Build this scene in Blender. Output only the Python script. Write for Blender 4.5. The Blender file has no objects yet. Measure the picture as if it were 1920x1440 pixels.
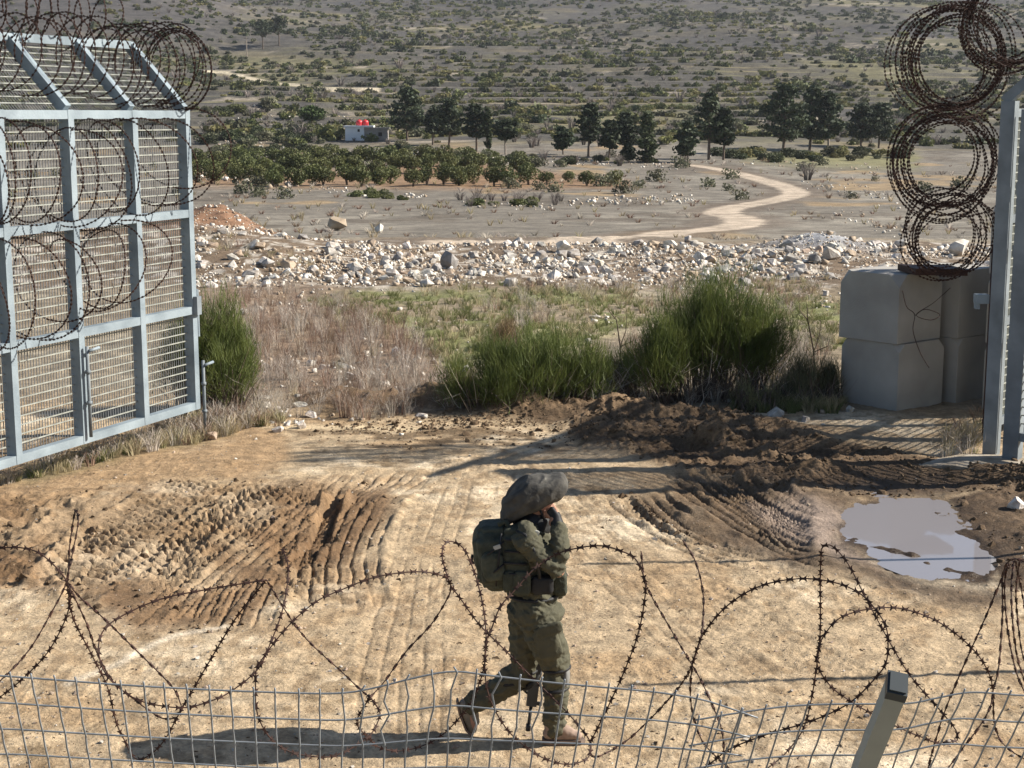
import bpy, bmesh, math, random
import numpy as np
from mathutils import Vector, Matrix, Quaternion
random.seed(7); RNG = np.random.default_rng(7)
SC = bpy.context.scene
COL = SC.collection
R = math.radians

# ---------------------------------------------------------------- camera, sky, sun, exposure
CAM_H, PITCH, FPX = 4.18, R(9.93), 2886.0
cam_d = bpy.data.cameras.new('camera'); cam = bpy.data.objects.new('camera', cam_d); COL.objects.link(cam)
cam.location = (0, 0, CAM_H); cam.rotation_euler = (R(90) - PITCH, 0, 0)
cam_d.sensor_width = 36; cam_d.lens = FPX / 1920 * 36; cam_d.clip_start = .05; cam_d.clip_end = 6000
SC.camera = cam
SUN = Vector((2.65, 0.2, 1.8)).normalized()
SUN_EL = math.asin(SUN.z); SUN_AZ = math.atan2(SUN.x, SUN.y)
world = bpy.data.worlds.new('World'); SC.world = world; world.use_nodes = True
wn = world.node_tree.nodes; wl = world.node_tree.links
sky = wn.new('ShaderNodeTexSky'); sky.sky_type = 'NISHITA'; sky.sun_disc = False
sky.sun_elevation = SUN_EL; sky.sun_rotation = SUN_AZ; sky.altitude = 1000
wl.new(sky.outputs[0], wn['Background'].inputs[0]); wn['Background'].inputs[1].default_value = 0.065
sun_d = bpy.data.lights.new('sun', 'SUN'); sun = bpy.data.objects.new('sun', sun_d); COL.objects.link(sun)
sun_d.energy = 5.0; sun_d.angle = R(.53); sun_d.color = (1, .93, .82)
sun.rotation_euler = SUN.to_track_quat('Z', 'Y').to_euler()
SC.view_settings.view_transform = 'Standard'; SC.view_settings.look = 'None'
SC.view_settings.exposure = 0.86; SC.view_settings.gamma = 1; SC.view_settings.use_curve_mapping = False
SC.render.engine = 'CYCLES'
SC.cycles.max_bounces = 6; SC.cycles.diffuse_bounces = 3; SC.cycles.transparent_max_bounces = 12

# ---------------------------------------------------------------- photo measurements -> places in the world
CP, SP = math.cos(PITCH), math.sin(PITCH)
def raydir(u, v):
    a = (u - 960) / FPX; b = (720 - v) / FPX
    return np.array([a, CP + b * SP, -SP + b * CP])
def at_y(u, v, y):
    d = raydir(u, v); t = y / d[1]
    return Vector((d[0] * t, y, CAM_H + d[2] * t))
def at_z(u, v, z=0.):
    d = raydir(u, v); t = (z - CAM_H) / d[2]
    return Vector((d[0] * t, d[1] * t, z))
def at_depth(u, v, dep):
    d = raydir(u, v) * dep
    return Vector((d[0], d[1], CAM_H + d[2]))
def proj(x, y, z):
    dz = z - CAM_H
    f = y * CP - dz * SP; up = y * SP + dz * CP
    return 960 + FPX * x / f, 720 - FPX * up / f

# ---------------------------------------------------------------- numpy noise
def _hash(ix, iy, s):
    n = ix.astype(np.uint32) * np.uint32(374761393) + iy.astype(np.uint32) * np.uint32(668265263) + np.uint32((s * 2246822519) & 0xffffffff)
    n = (n ^ (n >> np.uint32(13))) * np.uint32(1274126177)
    n = n ^ (n >> np.uint32(16))
    return (n & np.uint32(0xffff)).astype(np.float64) / 65535.
def vn(x, y, s=0):
    x = np.asarray(x, float); y = np.asarray(y, float)
    fx = np.floor(x); fy = np.floor(y); tx = x - fx; ty = y - fy
    ix = (fx + 100000).astype(np.int64); iy = (fy + 100000).astype(np.int64)
    tx = tx * tx * tx * (tx * (tx * 6 - 15) + 10); ty = ty * ty * ty * (ty * (ty * 6 - 15) + 10)
    a = _hash(ix, iy, s); b = _hash(ix + 1, iy, s); c = _hash(ix, iy + 1, s); d = _hash(ix + 1, iy + 1, s)
    return (a + (b - a) * tx) * (1 - ty) + (c + (d - c) * tx) * ty
def fbm(x, y, s=0, o=4, rough=.5):
    r = 0; a = 1; t = 0
    c, sn = math.cos(.6), math.sin(.6)
    for k in range(o):
        r = r + a * (vn(x, y, s + k * 17) * 2 - 1); t += a; a *= rough
        x, y = (x * c - y * sn) * 2.03 + 5.1, (x * sn + y * c) * 2.03 + 1.7
    return r / t
def ridged(x, y, s=0, o=4):
    r = 0; a = 1; t = 0
    for k in range(o):
        r = r + a * (1 - np.abs(vn(x, y, s + k * 31) * 2 - 1) * 2); t += a; a *= .5
        x = x * 2.1 + 3.3; y = y * 2.1 + 7.7
    return r / t
def sstep(a, b, x):
    t = np.clip((x - a) / (b - a), 0, 1); return t * t * (3 - 2 * t)
def sdpoly(u, v, pts):
    n = len(pts); inside = np.zeros(u.shape, bool); d = np.full(u.shape, 1e18)
    for i in range(n):
        x1, y1 = pts[i]; x2, y2 = pts[(i + 1) % n]
        ex, ey = x2 - x1, y2 - y1
        t = np.clip(((u - x1) * ex + (v - y1) * ey) / (ex * ex + ey * ey + 1e-9), 0, 1)
        d = np.minimum(d, (u - x1 - ex * t) ** 2 + (v - y1 - ey * t) ** 2)
        c = ((y1 > v) != (y2 > v)) & (u < (x2 - x1) * (v - y1) / ((y2 - y1) if y2 != y1 else 1e-9) + x1)
        inside ^= c
    d = np.sqrt(d)
    return np.where(inside, d, -d)
def catmull(P, n=12):
    P = [np.array(p, float) for p in P]
    Q = [2 * P[0] - P[1]] + P + [2 * P[-1] - P[-2]]
    out = []
    for i in range(1, len(Q) - 2):
        p0, p1, p2, p3 = Q[i - 1:i + 3]
        for k in range(n):
            t = k / n
            out.append(.5 * (2 * p1 + (p2 - p0) * t + (2 * p0 - 5 * p1 + 4 * p2 - p3) * t * t + (3 * p1 - p0 - 3 * p2 + p3) * t ** 3))
    out.append(P[-1])
    return np.array(out)

# ---------------------------------------------------------------- materials
def nt(name):
    m = bpy.data.materials.new(name); m.use_nodes = True
    return m, m.node_tree.nodes, m.node_tree.links, m.node_tree.nodes['Principled BSDF']
def pm(name, c1, c2=None, scale=8., rough=.8, bump=0., bscale=None, objrand=0., metal=0., trans=0., detail=4., c3=None, spec=.3, coord='Object', stretch=None):
    m, N, L, B = nt(name)
    B.inputs['Roughness'].default_value = rough; B.inputs['Metallic'].default_value = metal
    B.inputs['Specular IOR Level'].default_value = spec
    c2 = c2 or tuple(x * .7 for x in c1)
    tc = N.new('ShaderNodeTexCoord'); out = tc.outputs[coord]
    if stretch:
        mp = N.new('ShaderNodeMapping'); mp.inputs['Scale'].default_value = stretch
        L.new(out, mp.inputs['Vector']); out = mp.outputs[0]
    no = N.new('ShaderNodeTexNoise'); no.inputs['Scale'].default_value = scale; no.inputs['Detail'].default_value = detail
    L.new(out, no.inputs['Vector'])
    ra = N.new('ShaderNodeValToRGB'); L.new(no.outputs[0], ra.inputs[0])
    e = ra.color_ramp.elements
    e[0].position = .32; e[0].color = (*c2, 1); e[1].position = .68; e[1].color = (*c1, 1)
    if c3:
        q = ra.color_ramp.elements.new(.85); q.color = (*c3, 1)
    col = ra.outputs[0]
    if objrand:
        oi = N.new('ShaderNodeObjectInfo')
        hs = N.new('ShaderNodeHueSaturation')
        mr = N.new('ShaderNodeMapRange'); mr.inputs[3].default_value = 1 - objrand; mr.inputs[4].default_value = 1 + objrand
        L.new(oi.outputs['Random'], mr.inputs[0]); L.new(mr.outputs[0], hs.inputs['Value'])
        mh = N.new('ShaderNodeMapRange'); mh.inputs[3].default_value = .5 - objrand * .06; mh.inputs[4].default_value = .5 + objrand * .04
        w = N.new('ShaderNodeMath'); w.operation = 'FRACT'; w2 = N.new('ShaderNodeMath'); w2.operation = 'MULTIPLY'; w2.inputs[1].default_value = 7.31
        L.new(oi.outputs['Random'], w2.inputs[0]); L.new(w2.outputs[0], w.inputs[0]); L.new(w.outputs[0], mh.inputs[0]); L.new(mh.outputs[0], hs.inputs['Hue'])
        L.new(col, hs.inputs['Color']); col = hs.outputs[0]
    L.new(col, B.inputs['Base Color'])
    if bump:
        b2 = N.new('ShaderNodeTexNoise'); b2.inputs['Scale'].default_value = bscale or scale * 4; b2.inputs['Detail'].default_value = 5
        L.new(out, b2.inputs['Vector'])
        bp = N.new('ShaderNodeBump'); bp.inputs['Strength'].default_value = bump; bp.inputs['Distance'].default_value = .02
        L.new(b2.outputs[0], bp.inputs['Height']); L.new(bp.outputs[0], B.inputs['Normal'])
    if trans:
        t = N.new('ShaderNodeBsdfTranslucent'); L.new(col, t.inputs[0])
        mx = N.new('ShaderNodeMixShader'); mx.inputs[0].default_value = trans
        L.new(B.outputs[0], mx.inputs[1]); L.new(t.outputs[0], mx.inputs[2])
        L.new(mx.outputs[0], N['Material Output'].inputs[0])
    return m
def ground_mat(name, fs, bdist, bstr, speck=0.):
    """base colour from the 'albedo' attribute (soil, grass, stone), broken up by fine procedural grain"""
    m, N, L, B = nt(name)
    at = N.new('ShaderNodeAttribute'); at.attribute_name = 'albedo'
    wt = N.new('ShaderNodeAttribute'); wt.attribute_name = 'wet'
    geo = N.new('ShaderNodeNewGeometry')
    n1 = N.new('ShaderNodeTexNoise'); n1.inputs['Scale'].default_value = fs; n1.inputs['Detail'].default_value = 8; n1.inputs['Roughness'].default_value = .65
    n2 = N.new('ShaderNodeTexNoise'); n2.inputs['Scale'].default_value = fs * 6.3; n2.inputs['Detail'].default_value = 5; n2.inputs['Roughness'].default_value = .7
    L.new(geo.outputs['Position'], n1.inputs['Vector']); L.new(geo.outputs['Position'], n2.inputs['Vector'])
    mr = N.new('ShaderNodeMapRange'); mr.inputs[1].default_value = .3; mr.inputs[2].default_value = .7; mr.inputs[3].default_value = .55; mr.inputs[4].default_value = 1.36
    L.new(n1.outputs[0], mr.inputs[0])
    mr2 = N.new('ShaderNodeMapRange'); mr2.inputs[1].default_value = .3; mr2.inputs[2].default_value = .7; mr2.inputs[3].default_value = .66; mr2.inputs[4].default_value = 1.26
    L.new(n2.outputs[0], mr2.inputs[0])
    mu = N.new('ShaderNodeMath'); mu.operation = 'MULTIPLY'; L.new(mr.outputs[0], mu.inputs[0]); L.new(mr2.outputs[0], mu.inputs[1])
    vm = N.new('ShaderNodeVectorMath'); vm.operation = 'SCALE'; L.new(at.outputs['Color'], vm.inputs[0]); L.new(mu.outputs[0], vm.inputs['Scale'])
    col = vm.outputs[0]
    if speck:
        vo = N.new('ShaderNodeTexVoronoi'); vo.inputs['Scale'].default_value = fs * 5; L.new(geo.outputs['Position'], vo.inputs['Vector'])
        lt = N.new('ShaderNodeMapRange'); lt.inputs[1].default_value = .12; lt.inputs[2].default_value = .2; lt.inputs[3].default_value = speck; lt.inputs[4].default_value = 0
        L.new(vo.outputs['Distance'], lt.inputs[0])
        n3 = N.new('ShaderNodeTexNoise'); n3.inputs['Scale'].default_value = fs * .8; L.new(geo.outputs['Position'], n3.inputs['Vector'])
        th = N.new('ShaderNodeMapRange'); th.inputs[1].default_value = .5; th.inputs[2].default_value = .62; L.new(n3.outputs[0], th.inputs[0])
        mm = N.new('ShaderNodeMath'); mm.operation = 'MULTIPLY'; L.new(lt.outputs[0], mm.inputs[0]); L.new(th.outputs[0], mm.inputs[1])
        mx = N.new('ShaderNodeMix'); mx.data_type = 'RGBA'; L.new(mm.outputs[0], mx.inputs[0]); L.new(col, mx.inputs[6]); mx.inputs[7].default_value = (.62, .56, .46, 1)
        col = mx.outputs[2]
    L.new(col, B.inputs['Base Color'])
    ro = N.new('ShaderNodeMapRange'); ro.inputs[3].default_value = .95; ro.inputs[4].default_value = .38
    L.new(wt.outputs['Fac'], ro.inputs[0]); L.new(ro.outputs[0], B.inputs['Roughness'])
    B.inputs['Specular IOR Level'].default_value = .3
    ad = N.new('ShaderNodeMath'); ad.operation = 'ADD'; L.new(n1.outputs[0], ad.inputs[0]); L.new(n2.outputs[0], ad.inputs[1])
    bp = N.new('ShaderNodeBump'); bp.inputs['Strength'].default_value = bstr; bp.inputs['Distance'].default_value = bdist
    L.new(ad.outputs[0], bp.inputs['Height']); L.new(bp.outputs[0], B.inputs['Normal'])
    return m

# ---------------------------------------------------------------- objects
def setp(o, **k):
    for a, b in k.items():
        if b is not None: o[a] = b
    return o
def link(o, parent=None):
    COL.objects.link(o)
    if parent is not None: o.parent = parent
    return o
def empty(name, loc, label, cat, group=None, rz=0.):
    o = bpy.data.objects.new(name, None); o.location = loc; o.rotation_euler = (0, 0, rz); o.empty_display_size = .3
    link(o); setp(o, label=label, category=cat, group=group); return o
def tag(o, label, cat, group=None):
    return setp(o, label=label, category=cat, group=group)
def obj(name, me, parent=None, **k):
    o = bpy.data.objects.new(name, me); link(o, parent)
    if parent is not None:   # meshes are written in world space: keep them there
        pm_ = Matrix.LocRotScale(parent.location, parent.rotation_euler, parent.scale)
        pp = parent.parent
        if pp is not None: pm_ = pp.matrix_basis @ parent.matrix_parent_inverse @ parent.matrix_basis
        o.matrix_parent_inverse = pm_.inverted()
    return setp(o, **k)
def mesh_np(name, V, F, mat=None, smooth=False):
    V = np.ascontiguousarray(V, np.float32); F = np.ascontiguousarray(F, np.int32)
    k = F.shape[1]; me = bpy.data.meshes.new(name)
    me.vertices.add(len(V)); me.vertices.foreach_set('co', V.ravel())
    me.loops.add(F.size); me.loops.foreach_set('vertex_index', F.ravel())
    me.polygons.add(len(F)); me.polygons.foreach_set('loop_start', np.arange(0, F.size, k, dtype=np.int32))
    if smooth: me.polygons.foreach_set('use_smooth', np.ones(len(F), bool))
    me.update(calc_edges=True); me.validate()
    if mat: me.materials.append(mat)
    return me
class MB:
    def __init__(s): s.v = []; s.f = []
    def box(s, c, ax, ay, az):
        """box by centre and three half-axis vectors"""
        c, ax, ay, az = map(Vector, (c, ax, ay, az)); n = len(s.v)
        for i in (-1, 1):
            for j in (-1, 1):
                for k in (-1, 1): s.v.append(c + ax * i + ay * j + az * k)
        for q in ((0, 1, 3, 2), (4, 6, 7, 5), (0, 4, 5, 1), (2, 3, 7, 6), (0, 2, 6, 4), (1, 5, 7, 3)): s.f.append(tuple(n + i for i in q))
    def beam(s, a, b, w, h, side):
        """rectangular bar a->b; w across 'side', h across the third axis (full sizes)"""
        a, b, side = Vector(a), Vector(b), Vector(side)
        d = (b - a); L = d.length; d.normalize(); sd = (side - d * side.dot(d)).normalized(); up = d.cross(sd)
        s.box((a + b) / 2, d * (L / 2), sd * (w / 2), up * (h / 2))
    def tube(s, P, r, n=6, cap=True, closed=False):
        P = [Vector(p) for p in P]; m = len(P); rr = r if hasattr(r, '__len__') else [r] * m
        t0 = (P[1] - P[0]).normalized(); ref = Vector((0, 0, 1)) if abs(t0.z) < .9 else Vector((1, 0, 0))
        e1 = t0.cross(ref).normalized(); base = len(s.v); prev = t0
        for i in range(m):
            t = (P[min(i + 1, m - 1)] - P[max(i - 1, 0)])
            t = t.normalized() if t.length > 1e-9 else prev
            e1 = (e1 - t * e1.dot(t)).normalized(); e2 = t.cross(e1); prev = t
            for k in range(n):
                a = 2 * math.pi * k / n
                s.v.append(P[i] + (e1 * math.cos(a) + e2 * math.sin(a)) * rr[i])
        for i in range(m - 1):
            for k in range(n):
                k2 = (k + 1) % n
                s.f.append((base + i * n + k, base + i * n + k2, base + (i + 1) * n + k2, base + (i + 1) * n + k))
        if cap:
            s.f.append(tuple(base + k for k in reversed(range(n)))); s.f.append(tuple(base + (m - 1) * n + k for k in range(n)))
    def face(s, pts):
        n = len(s.v); s.v += [Vector(p) for p in pts]; s.f.append(tuple(range(n, n + len(pts))))
    def ellipsoid(s, c, ax, ay, az, nu=10, nv=6):
        c, ax, ay, az = map(Vector, (c, ax, ay, az)); b = len(s.v)
        s.v.append(c - az)
        for j in range(1, nv):
            a = -math.pi / 2 + math.pi * j / nv
            for i in range(nu):
                t = 2 * math.pi * i / nu
                s.v.append(c + ax * (math.cos(a) * math.cos(t)) + ay * (math.cos(a) * math.sin(t)) + az * math.sin(a))
        s.v.append(c + az); top = len(s.v) - 1
        for i in range(nu):
            i2 = (i + 1) % nu
            s.f.append((b, b + 1 + i2, b + 1 + i)); s.f.append((top, top - nu + i, top - nu + i2))
            for j in range(nv - 2): s.f.append((b + 1 + j * nu + i, b + 1 + j * nu + i2, b + 1 + (j + 1) * nu + i2, b + 1 + (j + 1) * nu + i))
    def capsule(s, a, ra, b, rb, n=12):
        a, b = Vector(a), Vector(b); d = (b - a); L = d.length; d = d / max(L, 1e-9)
        P, rr = [], []
        for k in range(5):
            t = math.pi / 2 * k / 5; P.append(a - d * ra * math.cos(t)); rr.append(max(ra * math.sin(t), 1e-3))
        P.append(a); rr.append(ra); P.append((a + b) / 2); rr.append((ra + rb) / 2); P.append(b); rr.append(rb)
        for k in reversed(range(5)):
            t = math.pi / 2 * k / 5; P.append(b + d * rb * math.cos(t)); rr.append(max(rb * math.sin(t), 1e-3))
        s.tube(P, rr, n)
    def mesh(s, name, mat=None, smooth=False):
        me = bpy.data.meshes.new(name); me.from_pydata([tuple(v) for v in s.v], [], s.f); me.update()
        if mat: me.materials.append(mat)
        if smooth: me.polygons.foreach_set('use_smooth', np.ones(len(me.polygons), bool))
        return me
    def build(s, name, mat, parent=None, smooth=False, **k): return obj(name, s.mesh(name, mat, smooth), parent, **k)
def copy_tree(o, parent=None):
    c = o.copy(); COL.objects.link(c)
    if parent is not None: c.parent = parent
    for ch in list(o.children): copy_tree(ch, c)
    return c

# ---------------------------------------------------------------- the lie of the land
PROF = [(-60, 2.5), (1, 2.5), (4.6, 2.0), (8, 0), (36, 0), (52, 0), (60, -.8), (75, -1.7), (110, -2.76), (160, -3.17), (210, -3.3), (250, -3.0), (300, -.5),
        (400, 5.6), (520, 15.8), (700, 32.7), (900, 57), (1100, 83), (1300, 112), (1450, 126), (1600, 124), (2200, 90)]
_px = np.array([p[0] for p in PROF], float); _pz = np.array([p[1] for p in PROF], float)
_h = np.diff(_px); _s = np.diff(_pz) / _h; _m = np.zeros(len(_px))
for _i in range(1, len(_px) - 1):
    if _s[_i - 1] * _s[_i] > 0:
        w1 = 2 * _h[_i] + _h[_i - 1]; w2 = _h[_i] + 2 * _h[_i - 1]; _m[_i] = (w1 + w2) / (w1 / _s[_i - 1] + w2 / _s[_i])
_m[-1] = _s[-1]
def profile(y):
    i = np.clip(np.searchsorted(_px, y) - 1, 0, len(_px) - 2); t = np.clip((y - _px[i]) / _h[i], 0, 1)
    return ((1 + 2 * t) * (1 - t) ** 2 * _pz[i] + t * (1 - t) ** 2 * _h[i] * _m[i] + t * t * (3 - 2 * t) * _pz[i + 1] + t * t * (t - 1) * _h[i] * _m[i + 1])
RIDGE = [at_y(640, 803, 22.3), at_y(860, 795, 22.2), at_y(960, 785, 21.9), at_y(1080, 800, 21.4), at_y(1200, 812, 20.9), at_y(1320, 825, 20.4), at_y(1440, 835, 20.0), at_y(1580, 845, 19.6)]
RIDGE = [(p.x, p.y) for p in RIDGE]; RIDGE_H = [.16, .24, .24, .20, .17, .17, .14, .05]
def polydist(x, y, P, vals=None):
    best = np.full(x.shape, 1e18); bv = np.zeros(x.shape); sd = np.zeros(x.shape); al = np.zeros(x.shape); acc = 0
    for i in range(len(P) - 1):
        x1, y1 = P[i][0], P[i][1]; ex, ey = P[i + 1][0] - x1, P[i + 1][1] - y1; L2 = ex * ex + ey * ey + 1e-12; L = math.sqrt(L2)
        t = np.clip(((x - x1) * ex + (y - y1) * ey) / L2, 0, 1)
        dx = x - x1 - ex * t; dy = y - y1 - ey * t; d = dx * dx + dy * dy; k = d < best
        best = np.where(k, d, best); al = np.where(k, acc + t * L, al)
        sd = np.where(k, np.sign(ex * dy - ey * dx), sd)
        if vals is not None: bv = np.where(k, vals[i] + (vals[i + 1] - vals[i]) * t, bv)
        acc += L
    return np.sqrt(best), sd, al, bv, acc
def H0(x, y):
    x = np.asarray(x, float); y = np.asarray(y, float)
    z = profile(y)
    big = sstep(60, 400, y)
    z = z + big * (3.5 * fbm(x / 90, y / 120, 3, 3) + .006 * np.maximum(y - 400, 0) * fbm(x / 160, y / 260, 9, 3) * 2)
    z = z + 24 * np.exp(-(((x + 260) / 120) ** 2 + ((y - 830) / 170) ** 2))
    # terraces on the hillside
    q = z / 1.9 + .5 * fbm(x / 45, y / 60, 21, 3)
    fr = q - np.floor(q)
    step = (.35 * fr + .65 * sstep(.0, .12, fr)) - fr
    amp = sstep(260, 380, y) * (1 - sstep(900, 1300, y) * .3) * sstep(-.5, .1, fbm(x / 70, y / 90, 33, 2)) * (1 - np.exp(-(((x + 260) / 120) ** 2 + ((y - 830) / 200) ** 2)))
    z = z + 1.9 * step * amp
    # bank of bulldozed rubble
    w = fbm(x / 7, y / 7, 41, 3)
    cy = 46.5 + .8 * np.sin(x / 5) - np.clip(x, 0, 30) * .13
    bh = .13 + .62 * sstep(-2, -9, x) + .16 * w
    prof = sstep(cy - 8.5, cy, y) * np.exp(-(np.maximum(y - cy, 0) / 2.6) ** 2) * (1 + .16 * fbm(x / 1.6, y / 1.6, 43, 3))
    z = z + prof * bh + 1.2 * np.exp(-(((x + 9.6) / 1.9) ** 2 + ((y - 49.3) / 1.9) ** 2)) * (1 + .3 * fbm(x / .8, y / .8, 44, 3))
    z = z + .5 * np.exp(-(((x - 9.5) / 1.5) ** 2 + ((y - 47.5) / 1.3) ** 2))
    # low waves in the waste ground
    z = z + sstep(22, 30, y) * (1 - sstep(60, 90, y)) * .12 * fbm(x / 4, y / 4, 51, 3)
    return z
def Hs(x, y): return float(H0(np.array([x]), np.array([y]))[0])
_YY = np.concatenate([np.geomspace(8, 1450, 2200)])
def hit(u, v):
    """where the line of sight through a photo point meets the land"""
    d = raydir(u, v); t = _YY / d[1]
    zz = CAM_H + d[2] * t; k = np.nonzero(zz < H0(d[0] * t, _YY))[0]
    i = k[0] if len(k) else len(_YY) - 1
    y = _YY[i]
    return Vector((d[0] * t[i], y, Hs(d[0] * t[i], y)))
def ppm(y): return FPX / (y * 1.0)       # photo pixels per metre at distance y
# ---------------------------------------------------------------- ground sheets
def gp(pts): return [tuple(at_z(u, v))[:2] for u, v in pts]
RUTS = [  # (photo line laid on the road, half width, depth, groove spacing, groove depth, cleat spacing, cleat depth)
    (gp([(700, 880), (600, 960), (520, 1030), (450, 1100), (400, 1200)]), .42, .028, .13, .018, .09, .004),
    (gp([(770, 880), (690, 935), (655, 990), (635, 1050), (640, 1150)]), .40, .035, .13, .022, .1, .006),
    (gp([(655, 900), (615, 960), (595, 1030)]), .10, .12, .3, .0, .12, .01),
    (gp([(610, 900), (560, 980), (555, 1060), (600, 1130)]), .22, .02, .14, .014, .08, .010),
    (gp([(640, 920), (545, 965), (455, 1040), (370, 1120), (300, 1200)]), .40, .022, .13, .016, .1, .006),
    (gp([(430, 900), (330, 960), (250, 1030), (200, 1110)]), .62, .045, .17, .004, .15, .05),
    (gp([(560, 905), (440, 975), (330, 1040), (240, 1120)]), .42, .03, .15, .008, .15, .034),
    (gp([(1170, 925), (1230, 975), (1310, 1020), (1450, 1065)]), .3, .035, .12, .024, .1, .006),
    (gp([(1165, 922), (1205, 962), (1260, 1000), (1300, 1018)]), .07, .07, .3, 0, .16, .02),
    (gp([(1230, 915), (1275, 955), (1310, 978)]), .05, .06, .3, 0, .16, .005),
    (gp([(1280, 880), (1400, 960), (1530, 1030), (1690, 1090), (1870, 1140)]), .42, .045, .13, .032, .1, .008),
    (gp([(1330, 890), (1450, 970), (1580, 1040), (1740, 1110), (1880, 1150)]), .34, .05, .12, .032, .09, .01),
    (gp([(1400, 900), (1480, 945), (1560, 985)]), .25, .04, .14, .015, .1, .012),
    (gp([(980, 860), (1090, 1000), (1300, 1200), (1560, 1400)]), .35, .010, .14, .006, .1, .004),
    (gp([(860, 860), (800, 1000), (760, 1200), (740, 1420)]), .35, .010, .14, .006, .1, .004),
    (gp([(1030, 860), (1180, 1000), (1420, 1180), (1800, 1380)]), .28, .008, .12, .005, .1, .003),
]
PUD = [(1565, 985), (1600, 945), (1650, 937), (1752, 934), (1780, 965), (1830, 990), (1865, 1020), (1875, 1060), (1850, 1092), (1760, 1078), (1690, 1065), (1625, 1030), (1570, 1010)]
MUD_R = [(1060, 800), (1200, 770), (1400, 785), (1540, 830), (1800, 865), (2250, 880), (2300, 930), (1790, 928), (1600, 928), (1480, 925), (1330, 895), (1200, 862), (1090, 838)]
MUD_RR = [(1775, 935), (1960, 900), (2300, 940), (2240, 1080), (2050, 1150), (1880, 1110), (1860, 1020), (1800, 975)]
MUD_RT = [(1270, 880), (1460, 900), (1600, 930), (1570, 1000), (1640, 1045), (1760, 1090), (1880, 1110), (1890, 1155), (1780, 1150), (1620, 1090), (1430, 1055), (1330, 1025), (1200, 965), (1180, 925), (1260, 920)]
MUD_L = [(-60, 930), (130, 925), (250, 905), (480, 900), (740, 900), (745, 960), (660, 1060), (560, 1090), (480, 1180), (260, 1200), (150, 1130), (-60, 1110)]
BROWN_L = [(-80, 850), (300, 800), (520, 795), (560, 850), (470, 895), (230, 915), (90, 960), (-80, 1010)]
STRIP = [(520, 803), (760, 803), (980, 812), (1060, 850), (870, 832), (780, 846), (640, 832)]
GREEN1 = [(560, 560), (700, 545), (1180, 545), (1240, 600), (1120, 640), (930, 680), (850, 700), (800, 660), (760, 620), (640, 600)]
GREEN2 = [(1430, 555), (1600, 560), (1600, 660), (1500, 660)]
GREEN3 = [(1380, 755), (1580, 755), (1580, 775), (1380, 772)]
DRYB = [(360, 480), (560, 500), (700, 560), (800, 630), (870, 690), (850, 790), (380, 800)]
WATER_Z = -.035
def lerp3(A, c, m):
    m = m[..., None]; return A * (1 - m) + np.array(c) * m

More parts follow.
